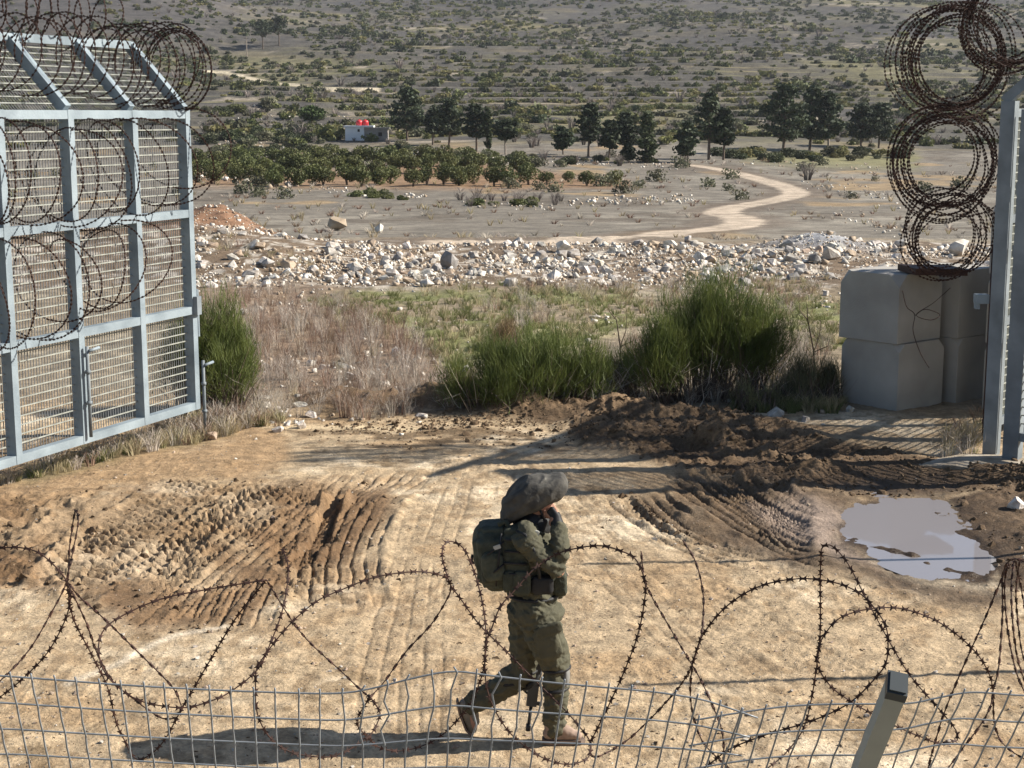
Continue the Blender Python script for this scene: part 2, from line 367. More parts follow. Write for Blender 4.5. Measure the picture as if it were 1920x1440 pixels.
def near_detail(x, y):
    """ruts, puddle hollow, churned mud and tyre marks on the track; returns dz, mud, wet, u, v"""
    u, v = proj(x, y, 0 * x)
    wu = u + 14 * fbm(x * 2.2, y * 1.4, 61, 3); wv = v + 9 * fbm(x * 2.2, y * 1.4, 62, 3)
    mR = sstep(-10, 14, sdpoly(wu, wv, MUD_R)); mRR = sstep(-8, 10, sdpoly(wu, wv, MUD_RR)); mRT = sstep(-16, 20, sdpoly(wu, wv, MUD_RT))
    mL = sstep(-16, 30, sdpoly(wu, wv, MUD_L)); pud = sstep(-14, 8, sdpoly(.5 * u + .5 * wu, .5 * v + .5 * wv, PUD))
    dz = .024 * fbm(x / .9, y / .9, 71, 4) + .012 * fbm(x / .16, y / .16, 72, 3) + .010 * ridged(x / .10, y / .10, 68, 2) * sstep(-.3, .4, fbm(x / 1.2, y / 1.2, 67, 3))
    churn = np.maximum(np.maximum(mR, mRR), .95 * mL * sstep(250, 130, u + 60 * fbm(x, y, 78, 3)) + .25 * mL * sstep(.0, .35, fbm(x / 1.1, y / 1.1, 79, 3)))
    cl = ridged(x / .42, y / .42, 73, 4)
    dz = dz + churn * (.085 * cl + .08 * fbm(x / .7, y / .7, 74, 4) + .035 * ridged(x / .13, y / .13, 70, 3) + .02)
    ry, rsd, ral, rh, _ = polydist(x, y, RIDGE, RIDGE_H)
    prof = np.exp(-(ry / .62) ** 2)
    dz = dz + prof * rh * (1 + .7 * fbm(x / .5, y / .5, 75, 4)) + prof * np.minimum(rh * 3, 1) * (.09 * ridged(x / .32, y / .32, 76, 3) + .05 * ridged(x / .12, y / .12, 69, 2))
    for (cu, cv, rx, h) in ((1325, 822, .36, .30), (1215, 805, .5, .08), (1090, 790, .45, .08), (900, 792, .5, .06), (1420, 845, .35, .12), (1545, 872, .4, .10)):
        c = at_z(cu, cv + 14); d2 = ((x - c.x) ** 2 + ((y - c.y) * 1.1) ** 2) / rx ** 2
        dz = dz + h * np.exp(-d2 * 1.3) * (1 + .3 * fbm(x / .25, y / .25, 77, 3))
    c = at_z(1305, 842); dz = dz - .22 * np.exp(-(((x - c.x) / .26) ** 2 + ((y - c.y) / .24) ** 2))
    rut = 0 * x
    for (P, hw, dep, lam, ga, cs, ca) in RUTS:
        P2 = catmull(P, 5); bx0, by0 = P2.min(0) - hw * 2; bx1, by1 = P2.max(0) + hw * 2
        k = np.nonzero((x > bx0) & (x < bx1) & (y > by0) & (y < by1))[0]
        if not len(k): continue
        d, sd, al, _, tot = polydist(x[k], y[k], P2)
        l = d * sd + .02 * fbm(x[k] / .3, y[k] / .3, 81, 2)
        l = l * (1 + .08 * np.sin(al * 1.3 + hw * 40)); w = sstep(hw * 1.15, hw * .82, d) * sstep(0, .5, al) * sstep(tot, tot - .6, al) * ((.25 if P2[:, 0].mean() < 0 else .6) + (.75 if P2[:, 0].mean() < 0 else .4) * sstep(-.3, .15, fbm(x[k] / .6, y[k] / .6, 82, 3)))
        g = .25 - 1.5 * np.maximum(0, np.cos(2 * math.pi * l / lam)) ** 5
        cle = np.clip(np.cos(2 * math.pi * (al + .35 * np.abs(l)) / cs + math.pi * np.floor(l / lam + .5)) * 1.6, -1, 1)
        side = np.exp(-((d - hw * 1.12) / .06) ** 2) * sstep(0, .5, al) * sstep(tot, tot - .6, al) * sstep(-.1, .3, fbm(x[k] / .5, y[k] / .5, 84, 2))
        dz[k] += w * (-dep * .7 + ga * 1.15 * g + ca * cle) + side * dep * .7 * (.5 + vn(x[k] / .09, y[k] / .09, 83))
        rut[k] = np.maximum(rut[k], w * min(1, dep / .035))
    sdw = sdpoly(u + 2.2 * (wu - u), v + 1.8 * (wv - v), PUD)
    edge = WATER_Z - .0011 * np.clip(sdw, -55, 22) + .020 * fbm(x / .32, y / .42, 87, 3) + .012 * ridged(x / .14, y / .14, 88, 3)
    lev = WATER_Z - .05 + .035 * fbm(x / .5, y / .8, 85, 3)
    streak = polydist(x, y, gp([(1650, 1020), (1710, 1035), (1780, 1062), (1850, 1080)]))[0]
    edge = edge + .05 * np.exp(-(streak / .07) ** 2) * (-.2 + 1.3 * vn(x / .13, y / .13, 86))
    pw_ = sstep(-95, -45, sdw); dz = dz * (1 - pw_) + edge * pw_
    mud = np.maximum.reduce([mR, mRR, mRT * .85, mL * (.5 + .42 * sstep(-.25, .2, fbm(x / 1.1 + y * .3, y / 2.0, 99, 4))), pud, rut * .45, sstep(1.25, .6, ry + .25 * fbm(x / .6, y / .4, 66, 3)) * np.clip(rh * 7, 0, 1)])
    wet = np.maximum.reduce([pud, mRT * .35 * (u > 1350), mRR * .3, sstep(-60, 5, sdw) * .9])
    return dz, mud, wet, rut, u, v

def track_albedo(x, y, dz, mud, wet, rut, u, v):
    A = np.zeros(x.shape + (3,)) + np.array((.47, .355, .225))
    n = fbm(x / 1.3, y / 1.3, 91, 4); n2 = fbm(x / .33, y / .33, 92, 4)
    A = lerp3(A, (.70, .57, .40), sstep(.0, .5, n + .5 * n2))
    A = lerp3(A, (.40, .275, .155), sstep(.12, .5, fbm(x / .8, y / .8, 93, 4)) * .8)
    A = lerp3(A, (.30, .205, .115), sstep(.16, .36, fbm(x / .13, y / .2, 94, 3)) * .6)
    A = lerp3(A, (.22, .15, .08), sstep(.34, .5, fbm(x / .5, y / .5, 98, 5, .65)) * .7)
    wu = u + 16 * fbm(x * 1.5, y, 95, 3); wv = v + 8 * fbm(x * 1.5, y, 96, 3)
    A = lerp3(A, (.33, .215, .115), sstep(-15, 20, sdpoly(wu, wv, BROWN_L)) * .8)
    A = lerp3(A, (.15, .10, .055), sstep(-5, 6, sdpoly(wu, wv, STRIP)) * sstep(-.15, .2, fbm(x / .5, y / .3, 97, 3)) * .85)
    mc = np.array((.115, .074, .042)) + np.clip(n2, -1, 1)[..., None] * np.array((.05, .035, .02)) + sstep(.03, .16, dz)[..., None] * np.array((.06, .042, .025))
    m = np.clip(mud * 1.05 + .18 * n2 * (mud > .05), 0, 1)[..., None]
    leftish = (sstep(900, 650, u) * sstep(862, 885, v))[..., None]
    mc = mc * (1 - leftish) + (np.array((.185, .112, .058)) + np.clip(n2 + .6 * n, -1, 1)[..., None] * np.array((.10, .072, .042))) * leftish
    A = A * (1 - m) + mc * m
    pale = sstep(-20, 25, sdpoly(wu, wv, [(1400, 940), (1500, 930), (1590, 960), (1570, 1010), (1640, 1050), (1560, 1040), (1450, 990)]))
    A = lerp3(A, (.40, .31, .25), pale * .75)
    # pale lime lines across the track
    ln = polydist(x, y, gp([(130, 1280), (230, 1240), (330, 1190), (420, 1178)]))[0]
    A = lerp3(A, (.70, .60, .46), np.exp(-(ln / .05) ** 2) * .8)
    ln = polydist(x, y, gp([(505, 800), (640, 802), (770, 806)]))[0]
    A = lerp3(A, (.66, .52, .33), np.exp(-(ln / .12) ** 2) * .9)
    gr = sstep(-12, 10, sdpoly(wu, wv, [(-60, 905), (170, 850), (370, 800), (430, 800), (440, 812), (200, 868), (60, 905)]))
    A = lerp3(A, (.20, .17, .09), gr * .7)
    back = sstep(21.6, 22.6, y + .5 * n + .3 * (x > 3))
    A = lerp3(A, (.27, .21, .14), back * (1 - mud) * .85)
    A = A * (1 - .42 * np.clip(wet, 0, 1))[..., None]
    return np.clip(A, .01, .9)

ROADPX = [(860, 456), (960, 455), (1100, 449), (1240, 440), (1330, 431), (1392, 421), (1385, 408), (1352, 400), (1375, 389), (1440, 378), (1492, 364), (1470, 350), (1430, 338), (1370, 322), (1320, 313), (1270, 308)]
PATHPX = [(395, 136), (430, 138), (480, 150), (540, 158), (620, 166), (700, 170)]
_road = catmull([tuple(hit(*p))[:2] for p in ROADPX], 6); _path = catmull([tuple(hit(*p))[:2] for p in PATHPX], 6)
def far_albedo(x, y, z):
    u, v = proj(x, y, z)
    n = fbm(x / 3, y / 3, 101, 4); n2 = fbm(x / .7, y / .7, 102, 4); nb = fbm(x / 14, y / 20, 103, 4); nh = fbm(x / 40, y / 50, 104, 4)
    A = np.zeros(x.shape + (3,)) + np.array((.275, .22, .15))
    A = lerp3(A, (.36, .31, .225), sstep(0, .5, n))
    A = lerp3(A, (.17, .13, .085), sstep(.1, .5, n2) * .7)
    wu = u + 25 * n + 14 * n2; wv = v + 10 * n + 5 * n2
    A = lerp3(A, (.235, .165, .115), sstep(-20, 20, sdpoly(wu, wv, DRYB)) * .75)
    for g in (GREEN1, GREEN2, GREEN3):
        A = lerp3(A, (.19, .20, .075), sstep(-12, 18, sdpoly(wu, wv, g)) * sstep(-.35, .25, n2 + n) * .9)
    rub = sstep(36.5, 39.0, y + 1.2 * n) * sstep(53, 50.5, y)
    A = lerp3(A, (.165, .118, .078), rub * .95)
    A = lerp3(A, (.55, .50, .43), rub * sstep(.12, .35, fbm(x / .35, y / .35, 105, 3)) * .75)
    A = lerp3(A, (.235, .135, .082), np.clip(np.exp(-(((x + 9.5) / 2.0) ** 2 + ((y - 49.0) / 2.4) ** 2)) * 1.5, 0, 1))
    A = lerp3(A, (.33, .34, .36), np.exp(-(((x - 9.5) / 1.7) ** 2 + ((y - 47.2) / 1.3) ** 2)) * .95)
    # valley fields
    f = sstep(51, 56, y)
    fld = np.zeros_like(A) + np.array((.185, .163, .132)); fld = lerp3(fld, (.255, .228, .185), sstep(-.1, .45, nb + .4 * n))
    fld = lerp3(fld, (.145, .122, .095), sstep(.1, .5, fbm(x / 5, y / 9, 106, 4)))
    fld = lerp3(fld, (.33, .23, .12), sstep(.25, .5, fbm(x / 9, y / 16, 107, 3)) * .7)
    A = A * (1 - f[..., None]) + fld * f[..., None]
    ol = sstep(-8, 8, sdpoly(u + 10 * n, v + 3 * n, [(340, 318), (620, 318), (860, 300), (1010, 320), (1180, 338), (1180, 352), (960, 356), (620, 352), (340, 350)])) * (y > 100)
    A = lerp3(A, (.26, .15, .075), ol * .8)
    pg = sstep(-12, 12, sdpoly(u + 30 * n, v + 4 * n, [(1390, 285), (1720, 285), (1720, 318), (1500, 312), (1390, 300)])) * (y > 100)
    A = lerp3(A, (.20, .19, .085), pg * .8)
    # hillside
    h = sstep(262, 300, y)
    hl = np.zeros_like(A) + np.array((.115, .105, .085)); hl = lerp3(hl, (.19, .172, .09), sstep(-.05, .4, nh + .5 * nb))
    hl = lerp3(hl, (.085, .078, .072), sstep(.05, .45, fbm(x / 22, y / 30, 108, 4)))
    hl = lerp3(hl, (.29, .235, .125), sstep(.28, .45, fbm(x / 30, y / 14, 109, 3)) * .6)
    hl = lerp3(hl, (.46, .39, .30), sstep(.42, .55, fbm(x / 18, y / 10, 110, 4)) * .8)
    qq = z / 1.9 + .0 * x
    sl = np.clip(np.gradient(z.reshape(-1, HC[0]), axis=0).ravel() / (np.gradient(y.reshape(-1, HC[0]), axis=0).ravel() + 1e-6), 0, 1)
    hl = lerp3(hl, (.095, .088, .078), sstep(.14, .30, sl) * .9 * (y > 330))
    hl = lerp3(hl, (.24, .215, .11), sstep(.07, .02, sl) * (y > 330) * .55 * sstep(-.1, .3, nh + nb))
    sp = np.exp(-(((x + 260) / 130) ** 2 + ((y - 830) / 190) ** 2))
    hl = lerp3(hl, (.125, .112, .107), np.clip(sp * 1.6, 0, 1) * .8)
    hl = lerp3(hl, (.075, .07, .068), sstep(620, 760, y) * sstep(-.15, .25, fbm(x / 110, y / 120, 111, 3)) * .7)
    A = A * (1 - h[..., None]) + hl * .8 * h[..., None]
    m = (y > 45) & (y < 330)
    rd = np.full(x.shape, 99.); rd[m] = polydist(x[m], y[m], _road)[0]
    A = lerp3(A, (.15, .115, .085), sstep(4.2, 2.0, rd + .9 * n) * .7)
    A = lerp3(A, (.50, .41, .315), sstep(1.55, 1.0, rd + .35 * n2))
    A = lerp3(A, (.42, .34, .26), np.exp(-(rd / .35) ** 2) * .5)
    m = (y > 330) & (y < 800)
    pd = np.full(x.shape, 99.); pd[m] = polydist(x[m], y[m], _path)[0]
    A = lerp3(A, (.50, .43, .31), sstep(3., 2., pd))
    return np.clip(A, .01, .9)

HC = [401]
def sheet(name, y0, y1, ratio, ncol, mat, near=False, fix=False):
    nr = int(math.log(y1 / y0) / ratio) + 1
    ys = np.geomspace(y0, y1, nr + 1); th = np.tan(np.linspace(-R(26), R(26), ncol + 1))
    X = (ys[:, None] + 6) * th[None, :]; Y = np.repeat(ys[:, None], ncol + 1, 1)
    HC[0] = ncol + 1; x, y = X.ravel(), Y.ravel(); z = H0(x, y)
    if near:
        fade = sstep(7.4, 8.2, y) * sstep(24.0, 23.2, y)
        dz, mud, wet, rut, u, v = near_detail(x, y)
        flat = 1 - .75 * np.exp(-(((x - .3) / .9) ** 2 + ((y - 9.9) / .3) ** 2))
        z = z + dz * fade * flat
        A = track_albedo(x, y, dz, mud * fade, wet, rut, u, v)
        k = sstep(22.8, 23.8, y)[:, None]
        A = A * (1 - k) + far_albedo(x, y, z) * k
    else:
        A = far_albedo(x, y, z); wet = 0 * x
        z = z + (.05 * fbm(x / .5, y / .5, 121, 3) * sstep(24, 25, y) * (y < 80) * sstep(75, 60, y))
    V = np.stack([x, y, z], 1)
    if fix:
        last = V.reshape(nr + 1, ncol + 1, 3)
        last[-1, :, 2] = np.interp(np.arange(ncol + 1), np.arange(0, ncol + 1, 2), last[-1, ::2, 2])
    idx = np.arange((nr + 1) * (ncol + 1)).reshape(nr + 1, ncol + 1)
    F = np.stack([idx[:-1, :-1], idx[:-1, 1:], idx[1:, 1:], idx[1:, :-1]], -1).reshape(-1, 4)
    me = mesh_np(name, V, F, mat, True)
    a = me.attributes.new('albedo', 'FLOAT_COLOR', 'POINT'); a.data.foreach_set('color', np.concatenate([A, np.ones((len(A), 1))], 1).astype(np.float32).ravel())
    b = me.attributes.new('wet', 'FLOAT', 'POINT'); b.data.foreach_set('value', wet.astype(np.float32))
    o = obj(name, me); o['kind'] = 'structure'; return o
M_track = ground_mat('track_soil', 5., .045, .6, .3)
M_waste = ground_mat('waste_soil', 2.6, .05, .6, .5)
M_field = ground_mat('field_soil', .55, .2, .5, .3)
M_hill = ground_mat('hill_soil', .16, .6, .6, .25)
sheet('bank', .3, 7.4, .05, 1200, M_waste, fix=False)
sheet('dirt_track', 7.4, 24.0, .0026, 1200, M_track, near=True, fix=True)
sheet('waste_ground', 24.0, 75, .004, 600, M_waste)
sheet('valley_field', 75, 330, .005, 400, M_field)
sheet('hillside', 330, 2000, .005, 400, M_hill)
# puddle
pw = [at_z(u, v, WATER_Z) for u, v in catmull([(1520, 985), (1580, 930), (1690, 915), (1790, 925), (1880, 990), (1935, 1060), (1900, 1110), (1760, 1100), (1620, 1050), (1540, 1020), (1520, 985)], 5)]
mb = MB(); mb.face(pw[:-1])
wm, N, L, B = nt('sky_tinted_water')
B.inputs['Base Color'].default_value = (.235, .225, .24, 1); B.inputs['Roughness'].default_value = .03; B.inputs['IOR'].default_value = 1.33; B.inputs['Specular IOR Level'].default_value = .6  # muddy water with the blue of the reflected sky mixed into its base colour
no = N.new('ShaderNodeTexNoise'); no.inputs['Scale'].default_value = 9; bp = N.new('ShaderNodeBump'); bp.inputs['Strength'].default_value = .04; bp.inputs['Distance'].default_value = .01
L.new(no.outputs[0], bp.inputs['Height']); L.new(bp.outputs[0], B.inputs['Normal'])
pud = mb.build('puddle_water', wm); pud['kind'] = 'structure'
# ---------------------------------------------------------------- left gate leaf
M_galv = pm('galvanised_steel', (.28, .335, .37), (.165, .205, .235), 2.6, .55, .2, 40, metal=.0, spec=.5, detail=9., c3=(.25, .235, .215))
M_galv2 = pm('weathered_steel', (.24, .275, .30), (.13, .15, .165), 2.5, .6, .2, 30, spec=.4)
M_grate = pm('grating_steel', (.36, .37, .33), (.20, .21, .19), 12., .6)
M_grate2 = pm('shaded_grating', (.17, .175, .18), (.10, .105, .11), 12., .6)  # same grating steel, with the shade on the upright bars put into the colour
M_rust = pm('rusty_wire', (.060, .027, .018), (.022, .012, .010), 25., .75)
M_rust2 = pm('rusty_tape', (.075, .032, .022), (.025, .014, .011), 60., .7)
M_conc = pm('cast_concrete', (.44, .42, .385), (.33, .31, .28), 1.6, .9, .35, 90, detail=10., c3=(.47, .445, .40))
M_conc2 = pm('rough_concrete', (.42, .37, .30), (.26, .21, .15), 6., .95, .9, 18)
E0 = Vector((-4.15, 20.0, 0)); GD = Vector((-1.46, -3.54, 0)).normalized(); GN = Vector((.924, -.381, 0)).normalized(); ZZ = Vector((0, 0, 1))
def s_at(u, z=.34):
    lo, hi = -1., 9.
    for _ in range(50):
        m = (lo + hi) / 2; p = E0 + GD * m
        if proj(p.x, p.y, z)[0] > u: lo = m
        else: hi = m
    return lo
POSTS = [s_at(u) for u in (372, 277, 163, 38)]
_b = POSTS[3] - POSTS[2]
POSTS += [POSTS[3] + _b, POSTS[3] + 2 * _b]
RAILZ = [.39, 1.66, 2.92, 4.18]
def gate_pt(s, n, z): return E0 + GD * s + GN * n + ZZ * z
gate = empty('mesh_gate', E0, 'tall galvanised steel gate leaf with grating and sloping top, standing open on the left', 'gate')
ARM = (-.84, .86)
for i, s in enumerate(POSTS):
    mb = MB(); mb.beam(gate_pt(s, -.07, .34), gate_pt(s, -.07, 4.235), .1, .14, GD); mb.build('post', M_galv, gate)
    mb = MB(); mb.beam(gate_pt(s, -.075, 4.237), gate_pt(s, ARM[0] - .02, 4.2 + ARM[1]), .096, .13, GD); mb.build('sloping_post', M_galv, gate)
def bars(mb, O, du, dv, w, h, pitch, bw, bd, nrm, along):
    """thin bars filling a w x h panel; along: 'h' bars run along du, 'v' along dv"""
    n = int((h if along == 'h' else w) / pitch)
    for k in range(1, n + 1):
        t = k * pitch
        if along == 'h': mb.beam(O + dv * t, O + dv * t + du * w, bw, bd, dv)
        else: mb.beam(O + du * t, O + du * t + dv * h, bw, bd, du)
GB = {}
for i in range(len(POSTS) - 1):
    s0, s1 = POSTS[i] + .05, POSTS[i + 1] - .05; w = s1 - s0
    for k, z in enumerate(RAILZ):
        mb = MB(); mb.beam(gate_pt(s0, -.055, z), gate_pt(s1, -.055, z), .1, .1, ZZ); mb.build('rail', M_galv, gate)
        if k < 3:
            z0, z1 = z + .05, RAILZ[k + 1] - .05
            mb = MB(); O = gate_pt(s0, -.118, z0)
            bars(mb, O, GD, ZZ, w, z1 - z0, .048, .009, .007, GN, 'v')
            pnl = mb.build('grating', M_grate2, gate)
            for q in range(1, int((z1 - z0) / .102) + 1):
                mb = MB(); mb.beam(gate_pt(s0, -.103, z0 + q * .102), gate_pt(s1, -.103, z0 + q * .102), .014, .010, ZZ)
                mb.build('grating_bar', M_grate, pnl)
    sv = (GN * ARM[0] + ZZ * ARM[1]); L = sv.length; sv.normalize(); nn = sv.cross(GD).normalized()
    if nn.dot(GN) < 0: nn = -nn
    O = gate_pt(s0, -.13, 4.22)
    mb = MB(); bars(mb, O, GD, sv, w, L - .12, .048, .009, .007, nn, 'v'); pnl = mb.build('grating', M_grate2, gate)
    for q in range(1, int((L - .12) / .102) + 1):
        mb = MB(); a = O + sv * (q * .102) + nn * .014; mb.beam(a, a + GD * w, .014, .010, sv); mb.build('grating_bar', M_grate, pnl)
    mb = MB(); a = gate_pt(s0, ARM[0], 4.2 + ARM[1]); mb.beam(a, a + GD * w, .1, .1, ZZ); mb.build('rail', M_galv, gate)
def drop_bolt(s, n, z0, z1, hz):
    mb = MB(); mb.tube([gate_pt(s, n, z0), gate_pt(s, n, z1)], .022, 8); b = mb.build('drop_bolt', M_galv2, gate, True)
    mb = MB(); mb.tube([gate_pt(s, n + .03, hz), gate_pt(s - .16, n + .05, hz + .02)], .02, 8); mb.build('handle', M_galv, b, True)
    for z in (hz - .25, hz - .62):
        mb = MB(); mb.tube([gate_pt(s, n, z - .02), gate_pt(s, n, z + .02)], .034, 8); mb.build('guide_ring', M_galv2, b, True)
drop_bolt(POSTS[0] - .1, .03, .0, .98, .92)
drop_bolt(POSTS[2] - .02, .05, .42, 1.5, 1.45)
mb = MB(); mb.box(gate_pt(POSTS[0] - .02, .03, 1.72), GD * .05, GN * .03, ZZ * .12); mb.build('latch_plate', M_galv2, gate)
mb = MB(); mb.tube([gate_pt(POSTS[0] - .09, -.03, 1.3), gate_pt(POSTS[0] - .09, -.03, 1.92)], .03, 8); mb.build('hinge_pin', M_galv, gate)

# ---------------------------------------------------------------- razor wire coils
def barb_np(P, step, size, seed=0):
    """small double-pointed blades every step along a polyline, two crossing flakes each"""
    rg = np.random.default_rng(seed); P = np.array([tuple(p) for p in P]); d = np.linalg.norm(np.diff(P, axis=0), axis=1); c = np.concatenate([[0], np.cumsum(d)])
    t = np.arange(step / 2, c[-1], step); Q = np.stack([np.interp(t, c, P[:, k]) for k in range(3)], 1); Q2 = np.stack([np.interp(t + .01, c, P[:, k]) for k in range(3)], 1)
    T = Q2 - Q; T /= np.linalg.norm(T, axis=1)[:, None] + 1e-9
    a = rg.normal(size=T.shape); a -= T * (a * T).sum(1)[:, None]; a /= np.linalg.norm(a, axis=1)[:, None] + 1e-9
    b = np.cross(T, a)
    return Q, T, a, b
def barbs_mesh(Q, T, a, b, size):
    V = []; F = []; n = len(Q)
    for (e, f) in ((a, b), (b, -a)):
        base = sum(len(v) for v in V)
        V.append(np.stack([Q + T * size * .9 + e * size * .62, Q + T * size * .2, Q + T * size * .9 - e * size * .62, Q - T * size * .9 - e * size * .62, Q - T * size * .2, Q - T * size * .9 + e * size * .62], 1).reshape(-1, 3))
        i = base + np.arange(n) * 6
        F += [np.stack([i, i + 1, i + 4, i + 5], 1), np.stack([i + 1, i + 2, i + 3, i + 4], 1)]
    return np.concatenate(V), np.concatenate(F)
def coil(label, c0, c1, r0, r1, turns, seed, loops_var=.06, tilt=.15, group=None, wr=.0052, squash=1., power=1., bstep=.05, bsize=.020, sag=0.):
    rg = np.random.default_rng(seed); c0, c1 = Vector(c0), Vector(c1); ax = (c1 - c0).normalized()
    e1 = ax.cross(ZZ).normalized(); e2 = e1.cross(ax)
    N = turns * 26; P = []
    rr = rg.normal(0, loops_var, turns + 3); ti = rg.normal(0, tilt, (turns + 3, 2)); of = rg.normal(0, .05, (turns + 3, 2)); 
    for k in range(N + 1):
        q = k / 26; i = int(q); f = q - i; f = f * f * (3 - 2 * f)
        mix = lambda A: A[i] * (1 - f) + A[i + 1] * f
        t = (k / N) ** power; th = 2 * math.pi * q
        r = (r0 + (r1 - r0) * t) * (1 + mix(rr)); cx, cy = math.cos(th) * r, math.sin(th) * r * squash
        tl = mix(ti); o = mix(of)
        P.append(c0 + (c1 - c0) * t + e1 * (cx + o[0]) + e2 * (cy + o[1] - sag * math.sin(math.pi * t)) + ax * (cx * tl[0] + cy * tl[1]))
    root = empty('razor_wire_coil', (c0 + c1) / 2, label, 'razor wire', group)
    mb = MB(); mb.tube(P, wr, 4); mb.build('wire', M_rust, root)
    Q, T, a, b = barb_np(P, bstep, bsize, seed); V, F = barbs_mesh(Q, T, a, b, bsize)
    o = obj('barbs', mesh_np('barbs', V, F, M_rust2), root); o['kind'] = 'stuff'
    return root, P
g3 = lambda s, n, z: gate_pt(s, n, z)
coil('razor wire coil lying in the sloping gate top, round open end at the right', g3(-.02, -.12, 4.74), g3(5.2, -.40, 4.95), .5, .40, 30, 11, .02, .10, power=1.9, bstep=.06, bsize=.020)
coil('loose razor wire coil stretched above the sloping top edge of the gate', g3(.35, -.95, 5.36), g3(5.2, -1.0, 5.45), .32, .5, 20, 12, .08, .3)
coil('razor wire across the upper gate panels, one loop sticking out past the end post', g3(-.25, .02, 3.66), g3(4.9, .12, 3.62), .53, .56, 15, 13, .06, .35, power=.8, sag=.1)
coil('razor wire hung across the middle row of gate panels', g3(1.35, .14, 2.42), g3(5.1, .14, 2.3), .5, .62, 10, 14, .07, .35, sag=.05)

# ---------------------------------------------------------------- right gate
A0 = at_z(1858, 852); B0 = at_z(1897, 869)
rg_ = empty('mesh_gate', A0, 'steel gate frame with two tall posts, cut off by the right edge', 'gate')
def rpost(p, w, zt, m=M_galv2):
    mb = MB(); mb.beam(p, p + ZZ * zt, w, w * .9, Vector((.8, -.6, 0))); mb.build('post', m, rg_)
rpost(A0, .17, 4.34); rpost(B0, .19, 4.24)
RD = Vector((.58, .81, 0)).normalized(); RN = Vector((.81, -.58, 0)).normalized()
for k in range(5):
    p = A0 + RD * (1.2 * k)
    if k: rpost(p + RD * .02, .12, 4.34)
    mb = MB(); mb.beam(p + ZZ * 4.34 - RN * .06, p + ZZ * 5.12 + RN * .82, .12, .12, RD); mb.build('sloping_post', M_galv2, rg_)
    if k < 4:
        for z in (.4, 1.66, 2.92, 4.2):
            mb = MB(); mb.beam(p + RD * .09 + ZZ * z, p + RD * 1.14 + ZZ * z, .1, .1, ZZ); mb.build('rail', M_galv2, rg_)
        for z0, z1 in ((.45, 1.61), (1.71, 2.87), (2.97, 4.15)):
            mb = MB(); bars(mb, p + RD * .09 + ZZ * z0, RD, ZZ, 1.04, z1 - z0, .047, .010, .02, RN, 'v'); bars(mb, p + RD * .09 + ZZ * z0 + RN * .016, RD, ZZ, 1.04, z1 - z0, .102, .016, .010, RN, 'h'); g_ = mb.build('grating', M_grate, rg_)
        mb = MB(); q = p + ZZ * 5.12 + RN * .82; mb.beam(q + RD * .07, q + RD * 1.13, .1, .1, ZZ); mb.build('rail', M_galv2, rg_)
        sv = (RN * .88 + ZZ * .78).normalized()
        mb = MB(); bars(mb, p + RD * .07 + ZZ * 4.42, RD, sv, 1.06, 1.0, .047, .010, .016, RN, 'v'); mb.build('grating', M_grate, rg_)
LD = Vector((.62, -.78, 0)).normalized()
for z in (.35, 1.66, 2.92, 4.18):
    mb = MB(); mb.beam(B0 + LD * .1 + ZZ * z, B0 + LD * 1.2 + ZZ * z, .1, .1, ZZ); mb.build('rail', M_galv2, rg_)
rpost(B0 + LD * 1.28, .14, 4.24)
for z0, z1 in ((.41, 1.6), (1.72, 2.86), (2.98, 4.12)):
    mb = MB(); bars(mb, B0 + LD * .1 + ZZ * z0, LD, ZZ, 1.1, z1 - z0, .047, .010, .02, RN, 'v'); bars(mb, B0 + LD * .1 + ZZ * z0, LD, ZZ, 1.1, z1 - z0, .102, .014, .026, RN, 'h'); mb.build('grating', M_grate, rg_)
mb = MB(); mb.tube([A0 + Vector((.13, -.08, .1)), A0 + Vector((.13, -.08, 4.2))], .016, 6); lb = mb.build('lock_rod', M_galv, rg_)
for z in (3.3, 2.55, 1.4):
    mb = MB(); mb.box(A0 + Vector((.13, -.1, z)), (.03, 0, 0), (0, .03, 0), (0, 0, .07)); mb.build('guide', M_galv2, lb)
mb = MB(); q = at_y(1840, 560, A0.y + .1); mb.box(q, (.075, 0, 0), (0, .08, 0), (0, 0, .055)); mb.box(q + Vector((-.05, 0, -.09)), (.02, 0, 0), (0, .06, 0), (0, 0, .035)); mb.build('lock_box', M_galv, rg_)
mb = MB(); q = at_z(1846, 826); mb.tube([q, q + ZZ * 2.55], .04, 8); o = mb.build('steel_pipe_post', M_rust2, None, True); tag(o, 'thin dark rusty pipe post just left of the tall right gate posts', 'post')
mb = MB()
c = [at_z(*p, .0) for p in ((1690, 872), (1800, 862), (1990, 864), (2050, 892), (1850, 893), (1790, 884))]
b = len(mb.v); mb.v += [p - ZZ * .1 for p in c] + [p + ZZ * (.07 if i else .0) for i, p in enumerate(c)]
mb.f += [tuple(range(b + 6, b + 12))] + [(b + i, b + (i + 1) % 6, b + 6 + (i + 1) % 6, b + 6 + i) for i in range(6)]
o = mb.build('concrete_footing', M_conc2); tag(o, 'low rough concrete footing under the right gate posts', 'footing')
ax = Vector((-.03, 1, .02))
for (u, v, y, r, t, ln, sd, lab) in (
        (1812, 112, 19.0, .60, 20, .8, 21, 'razor wire coil uppermost of the three hanging bunches beside the right gate'),
        (1790, 305, 19.2, .61, 20, .75, 22, 'middle razor wire bunch of the three hanging beside the right gate'),
        (1795, 447, 19.4, .49, 14, .6, 23, 'lowest razor wire bunch resting on the stacked concrete blocks'),
        (1922, 40, 18.8, .52, 20, .7, 24, 'razor wire coil in the top right corner above the sloping gate top')):
    c0 = at_y(u, v, y)
    coil(lab, c0, c0 + ax * (ln * 1.25), r * 1.02, r * .96, int(t * .92), sd, .12, .22, wr=.0041, bsize=.020, bstep=.05)
